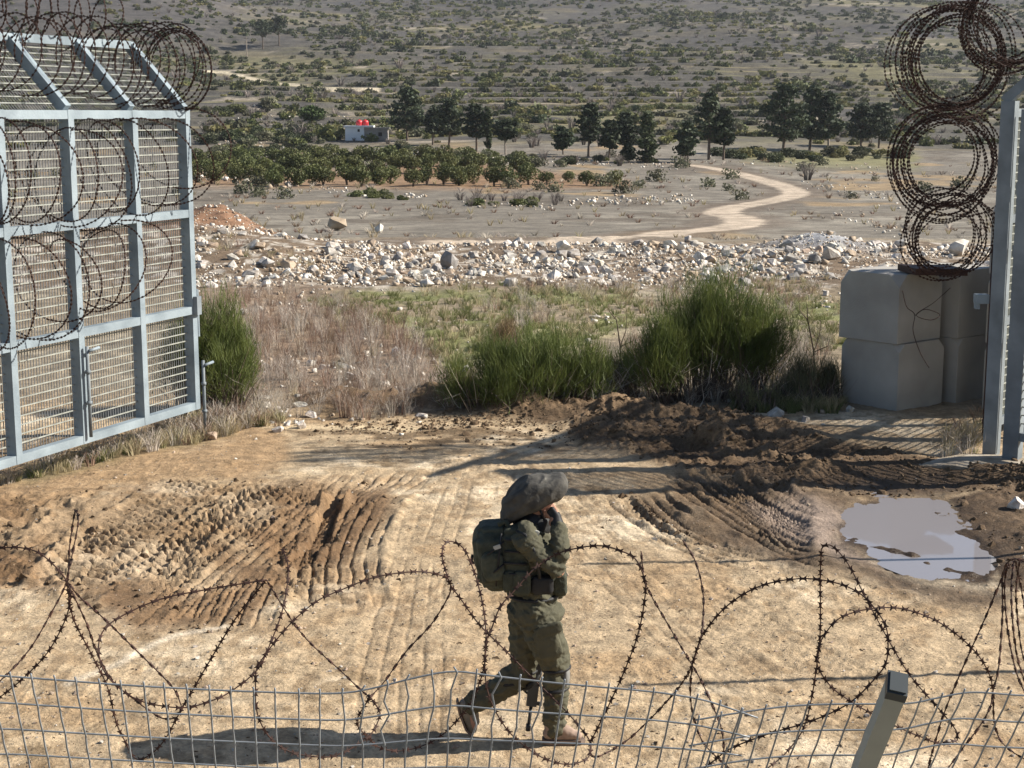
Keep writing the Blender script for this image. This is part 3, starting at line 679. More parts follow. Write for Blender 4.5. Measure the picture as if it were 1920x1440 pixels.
# a loose snarl hanging in front of the blocks
P = catmull([tuple(at_y(*p, 20.6)) for p in ((1700, 560), (1712, 600), (1730, 610), (1760, 585), (1790, 560))], 8)
L1 = catmull([tuple(at_y(u, v, 20.7 + dy)) for u, v, dy in ((1692, 545, 0), (1700, 575, 0), (1715, 590, .05), (1712, 620, .1), (1725, 660, .1), (1742, 690, 0))], 8)
L2 = catmull([tuple(at_y(u, v, 20.7 + dy)) for u, v, dy in ((1715, 592, 0), (1735, 580, .1), (1762, 590, .2), (1745, 600, .1), (1718, 590, 0), (1750, 568, .1), (1782, 540, .2))], 8)
t_ = empty('loose_wire', L1[0], 'loose strands of razor wire drooping in front of the concrete blocks', 'razor wire')
for P in (L1, L2):
    mb = MB(); mb.tube(P, .006, 4); mb.build('strand', M_rust, t_)

# slim poles of the fence that runs on just outside the right edge; their shadows cross the road
for (u, v, h) in ((1095, 1056, 4.3), (1180, 1281, 4.0)):
    t_ = at_z(u, v); b_ = Vector((t_.x + SUN.x / SUN.z * h, t_.y + SUN.y / SUN.z * h, -.1)); mb = MB(); mb.tube([b_, b_ + ZZ * (h + .1)], .03, 8)
    o = mb.build('fence_pole', M_galv2, None, True); tag(o, 'slim steel pole standing just outside the right edge of the picture', 'pole', 'slim poles outside the right edge')

# ---------------------------------------------------------------- concrete blocks
def block(cor, rot, w, z0, h, label, mat=M_conc, ch=.13):
    """cube with its corners cut off; cor = near vertical edge on the ground"""
    bm = bmesh.new(); bmesh.ops.create_cube(bm, size=1)
    bmesh.ops.scale(bm, vec=(w, w, h), verts=bm.verts)
    bmesh.ops.bevel(bm, geom=[v_ for v_ in bm.verts if v_.co.z > 0], offset=ch, affect='VERTICES', segments=1, profile=.5)
    bmesh.ops.bevel(bm, geom=list(bm.edges), offset=.003, affect='EDGES', segments=1)
    d1 = Vector((-math.cos(rot), math.sin(rot), 0)); d2 = Vector((math.sin(rot), math.cos(rot), 0))
    c = Vector(cor) + (d1 + d2) * (w / 2) + ZZ * (z0 + h / 2)
    M = Matrix((( -d1.x, d2.x, 0, c.x), (-d1.y, d2.y, 0, c.y), (0, 0, 1, c.z), (0, 0, 0, 1)))
    bm.transform(M); me = bpy.data.meshes.new('concrete_block'); bm.to_mesh(me); bm.free(); me.materials.append(mat)
    o = obj('concrete_block', me); tag(o, label, 'concrete block', 'stacked concrete blocks'); return o
C0 = at_z(1681, 771)
block(C0, R(52), 1.04, -.03, .985, 'lower left concrete block in the stack beside the right gate')
block(C0 + Vector((-.03, .02, 0)), R(50), 1.03, .96, .985, 'upper left concrete block in the stack, a lit notch at its top corner', ch=.18)
C1 = at_z(1762, 762)
block(C1 + Vector((.30, .25, 0)), R(48), 1.0, -.03, .985, 'lower right concrete block in deep shade behind the razor wire')
block(C1 + Vector((.28, .25, 0)), R(50), 1.0, .96, .985, 'upper right concrete block in shade under the lowest wire bunch')
for k in range(3):  # unseen higher stacks, added to keep the sun off the visible blocks
    for z in range(3): block(Vector((7.55 + 1.08 * k, 21.2 + .5 * k, 0)), R(40), 1.0, .99 * z - .03, .985, 'concrete block of the higher wall that goes on beyond the right edge')
q = at_y(1748, 506, 21.9)
mb = MB(); mb.box(q, Vector((.38, .05, -.01)), Vector((-.04, .35, 0)), (0, 0, .045)); o = mb.build('steel_plate', M_rust2); tag(o, 'dark rusty plate lying on top of the stacked concrete blocks', 'plate')

# ---------------------------------------------------------------- wire mesh fence in the foreground
M_wire = pm('zinc_wire', (.25, .27, .29), (.17, .185, .20), 30., .45, spec=.6)
M_post = pm('painted_post', (.34, .35, .31), (.29, .30, .265), 8., .6)
M_cap = pm('plastic_cap', (.035, .045, .05), (.03, .038, .042), 8., .5, spec=.5)
DOWN = Vector((-.081, .524, -.848)).normalized()
def fence(top, u0, u1, nrow, label, dep0=3.44, bumps=True, lean=0., uref=750):
    T = catmull(top, 8); us = T[:, 0]
    vtop = lambda u: float(np.interp(u, us, T[:, 1]))
    base = lambda u: float(np.interp(u, [0, 640, 1050, 1280, 1920], [1267, 1300, 1300, 1303, 1303])) if bumps else vtop(u)
    pt = lambda u, k: at_depth(u, vtop(u) + (base(u) - vtop(u)) * min(1, k / 2.5) * .8, dep0) + DOWN * (.1 * k)
    root = empty('wire_mesh_fence', pt((u0 + u1) / 2, 4), label, 'fence', 'wire mesh fence panels in the foreground')
    for k in range(nrow):
        P = [pt(u, k) for u in np.linspace(u0, u1, 90)]
        mb = MB(); mb.tube(P, .0023, 5); mb.build('horizontal_wire', M_wire, root, True)
    u = u0 + 4; rg = random.Random(5)
    while u < u1:
        j = rg.uniform(-2, 2); P = [pt(u + j, 0) - DOWN * .018]
        bent = 640 < u < 1040 and bumps
        for k in range(nrow):
            P.append(pt(u + j + (rg.uniform(-9, 9) if bent and k < 2 else rg.uniform(-1, 1)), k))
            if k < nrow - 1: P.append((pt(u + j, k) + pt(u + j, k + 1)) / 2 + Vector((rg.uniform(-.010, .010) if bent and k < 2 else 0, -.004, 0)))
        P = [p + Vector((0, -.0045, 0)) for p in P]
        mb = MB(); mb.tube(P, .0023, 5); mb.build('vertical_wire', M_wire, root, True)
        u += 41.5
    return root
fence([(-160, 1258), (0, 1267), (201, 1282), (330, 1290), (483, 1297), (628, 1300), (700, 1290), (773, 1272), (849, 1259), (930, 1268), (1047, 1281), (1204, 1295), (1280, 1305), (1332, 1316), (1421, 1346)], -150, 1421, 9,
      'long wire mesh fence panel before the soldier, top edge bent up in the middle')
fence([(1304, 1350), (1400, 1334), (1481, 1324), (1570, 1320), (1699, 1319), (1760, 1308), (1824, 1298), (1920, 1304), (2080, 1310)], 1304, 2080, 8,
      'wire mesh fence panel at the lower right behind the capped square post', 3.52, False)
pt = at_depth(1681, 1287, 3.40)
side = Vector((1, 0, .03)); side = (side - DOWN * side.dot(DOWN)).normalized(); fwd = DOWN.cross(side).normalized()
_t = Matrix.Rotation(R(14), 3, DOWN); side = _t @ side; fwd = _t @ fwd
p_ = empty('fence_post', pt + DOWN * .9, 'square grey steel fence post with a black plastic cap at the lower right', 'fence post')
mb = MB(); mb.box(pt + DOWN * .6, side * .021, fwd * .03, DOWN * .59); mb.build('post_tube', M_post, p_)
mb = MB(); mb.box(pt - DOWN * .0, side * .0225, fwd * .0315, DOWN * .012); mb.box(pt - DOWN * .014, side * .018, fwd * .027, DOWN * .003); mb.build('cap', M_cap, p_)
mb = MB()
for k in (1, 3, 5): mb.tube([pt + DOWN * (.1 * k) - fwd * .034 - side * .012, pt + DOWN * (.1 * k) - fwd * .034 + side * .014], .005, 6)
mb.build('wire_clips', M_galv2, p_)

# ---------------------------------------------------------------- concertina in the foreground (strands, knots where loops are clipped together)
K0, K1, K2, K3, K4, K5, K6, K7, K8, K9 = (125, 1090), (499, 1087), (694, 1307), (845, 1098), (912, 1198), (1107, 1392), (1298, 1247), (1540, 1030), (1795, 1388), (1862, 1295)
STR = [
    ([K1, (395, 1104), (306, 1122), (242, 1148), (201, 1174), (186, 1202), (187, 1235), (201, 1267), (230, 1295), (266, 1315), (314, 1325), (354, 1326), (399, 1313), (435, 1295), (483, 1255), (507, 1206), (528, 1150), (538, 1102), (540, 1061), (530, 1030)], .0, .1, -.25),
    ([K1, (443, 1158), (391, 1243), (342, 1327), (302, 1396), (258, 1424), (232, 1385), (217, 1351), (201, 1287), (169, 1222), (137, 1158), K0], .0, .0, .3),
    ([(141, 957), (136, 985), (130, 1030), K0, (90, 1160), (52, 1222), (0, 1277), (-60, 1330)], .15, -.1, .1),
    ([(-80, 1028), (0, 1027), (40, 1027), (80, 1041), K0, (129, 1142), (93, 1218), (44, 1271), (0, 1307), (-60, 1350)], -.1, .1, -.1),
    ([K0, (146, 985), (144, 960), (141, 957)], .0, .15, .0),
    ([K0, (161, 1166), (181, 1222), (210, 1275), (250, 1310), (300, 1345), (330, 1347)], .0, .1, .1),
    ([K0, (150, 1120), (193, 1158), (250, 1214), (322, 1287), (340, 1323)], .0, -.1, .0),
    ([K1, (564, 1186), (640, 1259), (678, 1295), K2], .0, .0, .08),
    ([K3, (837, 1083), (801, 1073), (761, 1073), (700, 1083), (640, 1106), (596, 1126), (556, 1158), (523, 1194), (495, 1231), (481, 1255), (479, 1295), (480, 1322), (487, 1351), (507, 1384), (540, 1408), (584, 1418), (624, 1418), (664, 1400), (696, 1376), (712, 1343), (708, 1327), K2], .0, .0, -.28),
    ([K2, (672, 1343), (672, 1363), (692, 1384), (708, 1400), (741, 1408), (781, 1402), (821, 1384), (857, 1351), (882, 1319), (898, 1283), (908, 1247), K4], .0, .05, .25),
    ([K3, (841, 1118), (809, 1170), (761, 1222), (720, 1279), K2], .0, .0, .06),
    ([K3, (835, 1069), (829, 1041), (833, 1021), (845, 1015), (866, 1025), (882, 1053), (898, 1102), (908, 1150), K4], .0, .0, .22),
    ([K3, (866, 1126), (898, 1170), (946, 1218), (1002, 1275), (1055, 1327), (1087, 1363), K5, (1106, 1416)], .0, .0, .1),
    ([(1035, 1043), (1000, 1068), (962, 1110), (938, 1138), (922, 1178), (912, 1202), (909, 1247), (914, 1295), (930, 1335), (958, 1376), (1002, 1412), (1043, 1430), (1075, 1432), (1103, 1420), K5], -.15, .0, -.15),
    ([(1035, 1043), (1067, 1031), (1123, 1023), (1164, 1033), (1192, 1049), (1208, 1086), (1209, 1122), (1196, 1190), (1172, 1255), (1143, 1319), K5], -.15, .0, -.15),
    ([(1202, 1033), (1208, 1086), (1224, 1122), (1252, 1170), (1280, 1218), K6], .1, .0, .05),
    ([K6, (1280, 1279), (1250, 1315), (1224, 1343), (1176, 1388), (1123, 1418), (1107, 1416)], .0, .0, .2),
    ([K6, (1312, 1202), (1332, 1170), (1361, 1138), (1401, 1110), (1441, 1094), (1485, 1086), (1530, 1086), (1578, 1096), (1614, 1114), (1638, 1138), (1659, 1170), (1665, 1202), (1661, 1243), (1638, 1275), (1602, 1311), (1562, 1335), (1506, 1357), (1441, 1376), (1373, 1402), (1340, 1425), (1310, 1450)], .0, -.1, -.28),
    ([K6, (1294, 1295), (1300, 1343), (1316, 1388), (1340, 1416), (1361, 1436), (1380, 1460)], .0, .0, .1),
    ([K6, (1316, 1279), (1336, 1323), (1353, 1367), (1357, 1416), (1352, 1460)], .0, -.1, .0),
    ([K6, (1312, 1202), (1318, 1166), (1318, 1110), (1304, 1053), (1280, 1013)], .0, .2, .1),
    ([K7, (1538, 1086), (1538, 1182), (1532, 1243), (1522, 1307), (1506, 1367), (1473, 1412), (1440, 1440), (1400, 1470)], .1, .15, .15),
    ([K7, (1546, 1023), (1562, 1025), (1590, 1057), (1622, 1118), (1667, 1202), (1707, 1267), (1755, 1323), (1791, 1367), K8], .1, .0, .0),
    ([K9, (1856, 1267), (1836, 1231), (1804, 1198), (1763, 1168), (1723, 1150), (1683, 1140), (1642, 1140), (1602, 1148), (1570, 1162), (1546, 1190), (1535, 1215), (1531, 1238), (1538, 1259), (1558, 1287), (1586, 1309), (1622, 1331), (1683, 1363), (1723, 1380), (1763, 1394), K8], .0, .0, -.25),
    ([K9, (1856, 1327), (1836, 1363), (1804, 1404), (1780, 1437), (1750, 1470)], .0, -.1, .0),
    ([K9, (1864, 1351), (1876, 1388), (1908, 1416), (1960, 1440)], .0, .0, .1),
    ([K9, (1872, 1255), (1877, 1200), (1880, 1140), (1880, 1085), (1888, 1057), (1905, 1048), (1935, 1060)], .0, -.1, .1),
    ([(1890, 1062), (1876, 1090), (1844, 1166), (1804, 1255), (1771, 1335), (1751, 1400), (1735, 1460)], -.1, .1, .0),
    ([(1892, 1056), (1884, 1090), (1886, 1150), (1896, 1220), (1915, 1285), (1960, 1360)], -.1, .0, .05),
    ([(1900, 1052), (1896, 1110), (1901, 1190), (1912, 1250), (1940, 1320)], -.05, .0, -.1),
    ([(1912, 1050), (1905, 1110), (1910, 1180), (1922, 1240), (1960, 1290)], .05, .1, .1),
    ([(1903, 1050), (1914, 1100), (1925, 1160)], .05, .1, .1),
]
con = empty('concertina_wire', at_depth(1000, 1250, 4.27), 'loose rusty concertina wire with barbs looping along the front of the road', 'razor wire')
bm_ = MB(); sz = .0155
for (x, y) in ((1, .62), (.22, .12), (1, -.62), (.55, -.3), (-1, -.62), (-.22, -.12), (-1, .62), (-.55, .3)): pass
V_ = [Vector((.72 * sz, .58 * sz, .0006)), Vector((.18 * sz, .20 * sz, .001)), Vector((.18 * sz, -.20 * sz, .001)), Vector((.72 * sz, -.58 * sz, -.0006)), Vector((-.72 * sz, -.58 * sz, .0006)), Vector((-.18 * sz, -.20 * sz, .001)), Vector((-.18 * sz, .20 * sz, .001)), Vector((-.72 * sz, .58 * sz, -.0006))]
for dz in (-.0006, .0006):
    b = len(bm_.v); bm_.v += [v + Vector((0, 0, dz)) for v in V_] + [Vector((.52 * sz, 0, dz))] + [Vector((-.52 * sz, 0, dz))]
    bm_.f += [(b + 6, b + 9, b + 7), (b + 0, b + 8, b + 1), (b + 1, b + 8, b + 3), (b + 1, b + 2, b + 3), (b + 2, b + 5, b + 6, b + 1), (b + 5, b + 4, b + 9), (b + 5, b + 9, b + 6)]
bm_.f = [f for f in bm_.f if len(f) < 5]
bm_.box((0, 0, 0), (.006, 0, 0), (0, .0032, 0), (0, 0, .0028))
barb_me = bm_.mesh('barb', M_rust2)
cand = []
for i, (pts, d0, d1, bow) in enumerate(STR):
    C = catmull(pts, 7); n = len(C); P = []
    for k in range(n):
        t = k / (n - 1); P.append(at_depth(C[k][0], C[k][1], 4.27 + d0 * (1 - t) + d1 * t + bow * math.sin(math.pi * t)))
    mb = MB(); mb.tube(P, .0019, 6); mb.build('strand', M_rust2, con, True)
    Q, T, a, b = barb_np(P, .036, sz, 100 + i)
    for k in range(len(Q)):
        vdir = np.array(Q[k]) - np.array([0, 0, CAM_H]); vdir /= np.linalg.norm(vdir)
        turn = .0 if len(pts) < 9 else 1.     # blades of the big loops stand across the loop's plane
        side_ = np.cross(T[k], vdir); side_ /= np.linalg.norm(side_) + 1e-9
        bb = (vdir + .45 * a[k]) * (1 - turn) + (side_ + .22 * a[k]) * turn; bb -= T[k] * (bb @ T[k]); bb /= np.linalg.norm(bb)
        cc = np.cross(T[k], bb)
        cand.append((float(np.linalg.norm(Q[k] - np.array([0, 0, CAM_H]))), Q[k], T[k], bb, cc, pts))
def seen(q):
    u, v = proj(*q); return 0 <= u <= 1920 and 0 <= v <= 1440
cand.sort(key=lambda c: (not seen(c[1]), c[0]))
mpi = Matrix.Translation(con.location).inverted()
rest_v, rest_f = [], []
for j, (d, q, T, b, c, _) in enumerate(cand):
    M = Matrix(((T[0], b[0], c[0], q[0]), (T[1], b[1], c[1], q[1]), (T[2], b[2], c[2], q[2]), (0, 0, 0, 1)))
    if j < 300:
        o = bpy.data.objects.new('barb', barb_me); COL.objects.link(o); o.parent = con; o.matrix_parent_inverse = mpi; o.matrix_basis = M
    else:
        n = len(rest_v); rest_v += [tuple(M @ v.co) for v in barb_me.vertices]; rest_f += [tuple(n + i for i in p.vertices) for p in barb_me.polygons]
me = bpy.data.meshes.new('barbs'); me.from_pydata(rest_v, [], rest_f); me.materials.append(M_rust2)
o = obj('barbs', me, con); o['kind'] = 'stuff'
# ---------------------------------------------------------------- rocks
M_lime = pm('limestone', (.66, .625, .57), (.31, .27, .22), 3., .9, .6, 14, objrand=.36, detail=6.)
M_tan = pm('tan_rock', (.46, .37, .28), (.30, .225, .16), 3., .9, .6, 14, objrand=.2)
M_grey = pm('grey_rock', (.33, .315, .30), (.20, .185, .17), 3., .9, .6, 12, objrand=.2)
M_clod = pm('mud_clod', (.165, .11, .065), (.085, .056, .032), 14., .9, .5, 50)
def rock_mesh(seed, mat, n=16, flat=.75):
    rg = np.random.default_rng(seed); bm = bmesh.new()
    for p in rg.normal(size=(n, 3)):
        p = p / np.linalg.norm(p) * rg.uniform(.75, 1.05) * np.array([.5, .42, .5 * flat]); bm.verts.new(p)
    r = bmesh.ops.convex_hull(bm, input=bm.verts); bmesh.ops.delete(bm, geom=[g for g in r['geom_interior'] if isinstance(g, bmesh.types.BMVert)], context='VERTS')
    bmesh.ops.triangulate(bm, faces=bm.faces); me = bpy.data.meshes.new('rock'); bm.to_mesh(me); bm.free(); me.materials.append(mat); return me
RK = [rock_mesh(300 + i, M_lime if i < 9 else (M_tan if i < 12 else M_grey)) for i in range(14)]
def rot_rand(rg): return Matrix.Rotation(rg.uniform(0, 6.28), 3, 'Z') @ Matrix.Rotation(rg.uniform(-.5, .5), 3, 'X') @ Matrix.Rotation(rg.uniform(-.5, .5), 3, 'Y')
def put_rock(me, p, s, rg, label, group=None, sq=(1, 1, 1), name='rock', cat='rock'):
    o = obj(name, me); q = rot_rand(rg).to_quaternion(); o.rotation_mode = 'QUATERNION'; o.rotation_quaternion = q
    o.location = p; o.scale = (s * sq[0], s * sq[1], s * sq[2]); tag(o, label, cat, group); return o
rg = random.Random(3)
for u, v, w, h, me, label in (
        (634, 432, 58, 36, RK[9], 'big reddish tan boulder at the left of the rubble bank, dark on its shaded side'),
        (1057, 474, 40, 32, RK[0], 'large white boulder on the crest of the rubble bank, right of centre'),
        (842, 504, 36, 46, RK[12], 'tall grey boulder standing in the rubble bank above the brush'),
        (1015, 490, 36, 26, RK[2], 'white blocky boulder left of the large white one on the crest'),
        (1800, 480, 62, 44, RK[1], 'pale boulder seen through the lowest razor wire bunch'),
        (1556, 488, 46, 34, RK[3], 'long white boulder below the grey gravel heap'),
        (1070, 744, 36, 26, RK[4], 'white rock sitting on top of the muddy earth ridge'),
        (398, 824, 28, 22, RK[10], 'pale rock at the foot of the gate drop bolt'),
        (1905, 958, 52, 34, RK[5], 'pale broken rock at the right edge beside the puddle'),
        (1690, 466, 40, 24, RK[6], 'white boulder just left of the lowest razor wire bunch'),
        (1290, 454, 22, 18, RK[7], 'white rock at the right end of the crest beside the valley track'),
        (712, 436, 26, 24, RK[8], 'pointed white rock on the left crest of the rubble bank')):
    p = hit(u, v) if v < 700 else at_z(u, v); k = p.y / FPX
    o = put_rock(me, p + ZZ * (h * k * .32), w * k * 1.05, rg, label, None, (1, 1, h / w * 1.25))
SPEC = []
R4 = np.random.default_rng(12)
def add_rocks(n, fy, fx, smin, smax, pw, tag_):
    c = 0
    while c < n:
        y = fy(); x = fx(y); s = smin * (1 - R4.uniform()) ** (-1 / pw)
        if s > smax or (tag_ == 'bank' and fbm(np.array([x / 1.5]), np.array([y / 1.8]), 46, 3)[0] + R4.uniform(-.35, .35) < -.08): continue
        SPEC.append((x, y, s, tag_)); c += 1
add_rocks(10500, lambda: 37.6 + 12.4 * R4.beta(1.5, 1.5), lambda y: R4.uniform(-.235 * y, .345 * y), .055, .56, 1.75, 'bank')
add_rocks(260, lambda: R4.uniform(25, 38), lambda y: R4.uniform(-.22 * y, .3 * y), .05, .28, 2.2, 'waste')
for (u, v, n, sp) in ((1390, 520, 130, 60), (1540, 560, 60, 40), (600, 560, 60, 70), (720, 690, 60, 70), (1130, 600, 24, 22), (520, 775, 60, 50), (720, 765, 70, 70), (560, 690, 60, 80), (1470, 765, 16, 60)):
    p = at_z(u, v)
    for k in range(n):
        q = at_z(u + R4.normal() * sp, v + R4.normal() * sp * .28); SPEC.append((q.x, q.y, .075 * (1 - R4.uniform() * .97) ** (-.45), 'waste'))
for (a, b, n, s0, s1, sp) in (((365, 330), (560, 352), 60, .45, 1.6, 4), ((560, 352), (800, 372), 50, .25, .7, 3), ((1060, 380), (1310, 374), 150, .2, .7, 4), ((900, 300), (1290, 312), 120, .3, .9, 3), ((1320, 300), (1700, 318), 60, .3, .8, 4),
                              ((400, 262), (540, 285), 90, .4, 1.4, 6), ((1500, 345), (1700, 372), 60, .2, .6, 8), ((870, 380), (1040, 392), 40, .2, .5, 4), ((1560, 400), (1700, 440), 40, .2, .5, 8), ((420, 205), (640, 228), 50, .4, 1.2, 10)):
    for k in range(n):
        t = R4.uniform(); q = hit(a[0] + (b[0] - a[0]) * t + R4.normal() * 4, a[1] + (b[1] - a[1]) * t + R4.normal() * sp); SPEC.append((q.x, q.y, R4.uniform(s0, s1) * R4.uniform(.5, 1), 'valley'))
SPEC.sort(key=lambda r: -r[2] / r[1])
def covered(x, y):
    u, v = proj(x, y, 0.)
    return not (365 < u < 1870 and 0 < v < 1440)
SPEC = [r for r in SPEC if not covered(r[0], r[1])]
SPEC = [r for r in SPEC if not (r[3] == 'bank' and math.hypot((r[0] + 9.6) / 1.9, (r[1] - 49.3) / 2.2) < 1 and r[2] > .22)]
XS = np.array([r[0] for r in SPEC]); YS = np.array([r[1] for r in SPEC]); ZS = H0(XS, YS)
rv, rf, off = [], [], 0; mats_i = []
small = [(np.array([v.co[:] for v in m.vertices]), np.array([p.vertices[:] for p in m.polygons])) for m in [rock_mesh(350 + i, M_lime, 9) for i in range(6)]]
LBL = {'bank': ('pale limestone boulder among the rubble of the bank', 'limestone boulders on the rubble bank'),
       'waste': ('white stone lying in the grass and dry brush before the bank', 'white stones before the bank'),
       'valley': ('pale stone in the rough stone rows of the valley', 'stones of the valley rows')}
for i, (x, y, s, tg) in enumerate(SPEC):
    p = Vector((x, y, float(ZS[i]) + s * R4.uniform(-.02, .2)))
    if i < 288:
        u_, v_ = proj(x, y, 0.)
        me = RK[rg.choice([0, 1, 2, 3, 4, 5, 6, 7, 8, 8, 0, 1, 2, 3, 4, 10, 11, 12, 13] if tg == 'bank' else [0, 1, 2, 3, 4, 5, 6, 7, 12])]
        u_, v_ = proj(x, y, p.z); colour = 'grey' if me in (RK[12], RK[13]) else 'tan' if me in (RK[9], RK[10], RK[11]) else 'white'
        big = 'large' if s / y > .0112 else 'medium' if s / y > .0078 else 'small'
        if tg == 'bank': lab = '%s %s boulder %s %s' % (big, colour, 'on the bank crest' if y > 47 else 'half way down the bank' if y > 42.5 else 'at the bank foot',
            'near the left gate' if u_ < 560 else 'above the dry brush' if u_ < 800 else 'above the low broom bush' if u_ < 1130 else 'behind the tallest broom bush' if u_ < 1480 else 'behind the concrete blocks')
        elif tg == 'waste': lab = '%s white stone lying %s' % (big, 'in the dry brush right of the gate' if u_ < 860 else 'in the grass below the rubble bank' if v_ < 600 and u_ < 1180 else 'near the broom bushes')
        else: lab = '%s pale stone of the stone row %s' % (big, 'left of the grove front' if u_ < 640 else 'below the grove' if u_ < 900 else 'across the field')
        put_rock(me, p, s, rg, lab, LBL[tg][1], (1, 1, rg.uniform(.7, 1.1)))
    else:
        V, F = small[i % 6]; M = np.array(rot_rand(rg)); W = (V * s) @ M.T + np.array(p)
        rv.append(W); rf.append(F + off); off += len(V)
# every third small stone is brownish: two heaps of stuff by colour
tan_v, tan_f, o1, wh_v, wh_f, o2 = [], [], 0, [], [], 0
for i, (V, F) in enumerate(zip(rv, rf)):
    b = F.min()
    if i % 5 < 2: tan_v.append(V); tan_f.append(F - b + o1); o1 += len(V)
    else: wh_v.append(V); wh_f.append(F - b + o2); o2 += len(V)
o = obj('white_rubble', mesh_np('white_rubble', np.concatenate(wh_v), np.concatenate(wh_f), M_lime)); setp(o, kind='stuff', label='countless small white stones strewn over the rubble bank', category='rubble')
o = obj('brown_rubble', mesh_np('brown_rubble', np.concatenate(tan_v), np.concatenate(tan_f), M_tan)); setp(o, kind='stuff', label='small earthy brown stones mixed into the rubble bank', category='rubble')

# ---------------------------------------------------------------- scattering of uncountable ground cover (geometry nodes, real meshes)
def scatter(name, label, pts, sc, kinds, kidx, cat):
    coll = bpy.data.collections.new(name + '_kinds')
    for i, m in enumerate(kinds):
        k = bpy.data.objects.new('%s_kind' % name, m); coll.objects.link(k)
    names = [k.name for k in coll.objects]; order = np.argsort(np.argsort(names)); kk = order[np.array(kidx)]
    me = bpy.data.meshes.new(name); me.vertices.add(len(pts)); me.vertices.foreach_set('co', np.asarray(pts, np.float32).ravel())
    n = len(pts); r_ = np.random.default_rng(n)
    for nm, ty, val in (('sc', 'FLOAT', np.asarray(sc, np.float32)), ('rz', 'FLOAT', r_.uniform(0, 6.28, n).astype(np.float32)), ('k', 'INT', kk.astype(np.int32))):
        a = me.attributes.new(nm, ty, 'POINT'); a.data.foreach_set('value', val)
    o = obj(name, me); setp(o, kind='stuff', label=label, category=cat)
    ng = bpy.data.node_groups.new(name + '_nodes', 'GeometryNodeTree')
    ng.interface.new_socket('Geometry', in_out='INPUT', socket_type='NodeSocketGeometry'); ng.interface.new_socket('Geometry', in_out='OUTPUT', socket_type='NodeSocketGeometry')
    gi = ng.nodes.new('NodeGroupInput'); go = ng.nodes.new('NodeGroupOutput'); ip = ng.nodes.new('GeometryNodeInstanceOnPoints'); ci = ng.nodes.new('GeometryNodeCollectionInfo')
    ci.inputs['Collection'].default_value = coll; ci.inputs['Separate Children'].default_value = True; ci.inputs['Reset Children'].default_value = True
    def na(nm, ty):
        a = ng.nodes.new('GeometryNodeInputNamedAttribute'); a.data_type = ty; a.inputs['Name'].default_value = nm; return a.outputs['Attribute']
    cx = ng.nodes.new('ShaderNodeCombineXYZ'); ng.links.new(na('rz', 'FLOAT'), cx.inputs[2])
    ng.links.new(gi.outputs[0], ip.inputs['Points']); ng.links.new(ci.outputs[0], ip.inputs['Instance']); ip.inputs['Pick Instance'].default_value = True
    ng.links.new(na('k', 'INT'), ip.inputs['Instance Index']); ng.links.new(cx.outputs[0], ip.inputs['Rotation']); ng.links.new(na('sc', 'FLOAT'), ip.inputs['Scale'])
    ng.links.new(ip.outputs[0], go.inputs[0])
    md = o.modifiers.new('scatter', 'NODES'); md.node_group = ng
    return o
# stems and leaves
def strips(P0, P1, P2, w, seed=0, seg=4):
    """curved tapering stems: quadratic curves P0,P1,P2 as narrow strips"""
    rg_ = np.random.default_rng(seed); n = len(P0); a = rg_.uniform(0, 6.28, n); S = np.stack([np.cos(a), np.sin(a), 0 * a], 1)
    V = []
    for k in range(seg + 1):
        t = k / seg; C = P0 * (1 - t) ** 2 + P1 * 2 * t * (1 - t) + P2 * t * t; ww = (w * (1 - .75 * t))[:, None] / 2
        V += [C - S * ww, C + S * ww]
    V = np.stack(V, 1); m = V.shape[1]; F = []
    i = np.arange(n)[:, None] * m
    for k in range(seg): F.append(np.concatenate([i + 2 * k, i + 2 * k + 1, i + 2 * k + 3, i + 2 * k + 2], 1))
    return V.reshape(-1, 3), np.concatenate(F)
def tuft(name, n, h, spread, w, mat, seed, branch=0, droop=.2):
    rg_ = np.random.default_rng(seed); a = rg_.uniform(0, 6.28, n); r = spread * np.sqrt(rg_.uniform(0, 1, n)); d = np.stack([np.cos(a), np.sin(a)], 1)
    hh = h * rg_.uniform(.45, 1.05, n)
    P0 = np.concatenate([d * (r * .25)[:, None], np.full((n, 1), -.03)], 1); P2 = np.concatenate([d * r[:, None], hh[:, None]], 1)
    P1 = np.concatenate([d * (r * .35)[:, None], (hh * (.6 + droop))[:, None]], 1)
    W = np.full(n, w)
    if branch:
        k = rg_.integers(0, n, n * branch); t = rg_.uniform(.35, .9, n * branch)[:, None]
        B0 = P0[k] * (1 - t) ** 2 + P1[k] * 2 * t * (1 - t) + P2[k] * t * t; q = rg_.normal(size=(n * branch, 3)) * np.array([1, 1, .5]) + np.array([0, 0, .7]); q /= np.linalg.norm(q, axis=1)[:, None]
        L = (h * rg_.uniform(.1, .32, n * branch))[:, None]; P0 = np.concatenate([P0, B0]); P1 = np.concatenate([P1, B0 + q * L * .5]); P2 = np.concatenate([P2, B0 + q * L + np.array([0, 0, .02])]); W = np.concatenate([W, np.full(n * branch, w * .6)])
    V, F = strips(P0, P1, P2, W, seed, 3)
    return mesh_np(name, V, F, mat)
def leaves(C, size, seed, jit=.4, up=.0, asp=.55):
    rg_ = np.random.default_rng(seed); n = len(C); a = rg_.normal(size=(n, 3)); a[:, 2] *= 1 - up; a /= np.linalg.norm(a, axis=1)[:, None]
    b = np.cross(a, rg_.normal(size=(n, 3))); b /= np.linalg.norm(b, axis=1)[:, None]; s = (size * rg_.uniform(1 - jit, 1 + jit, n))[:, None]
    V = np.stack([C - a * s, C - b * s * asp, C + a * s, C + b * s * asp], 1).reshape(-1, 3); F = np.arange(n * 4).reshape(n, 4); return V, F
M_broom = pm('broom_stems', (.185, .215, .062), (.075, .105, .03), 3.0, .6, trans=.3, c3=(.27, .27, .08))
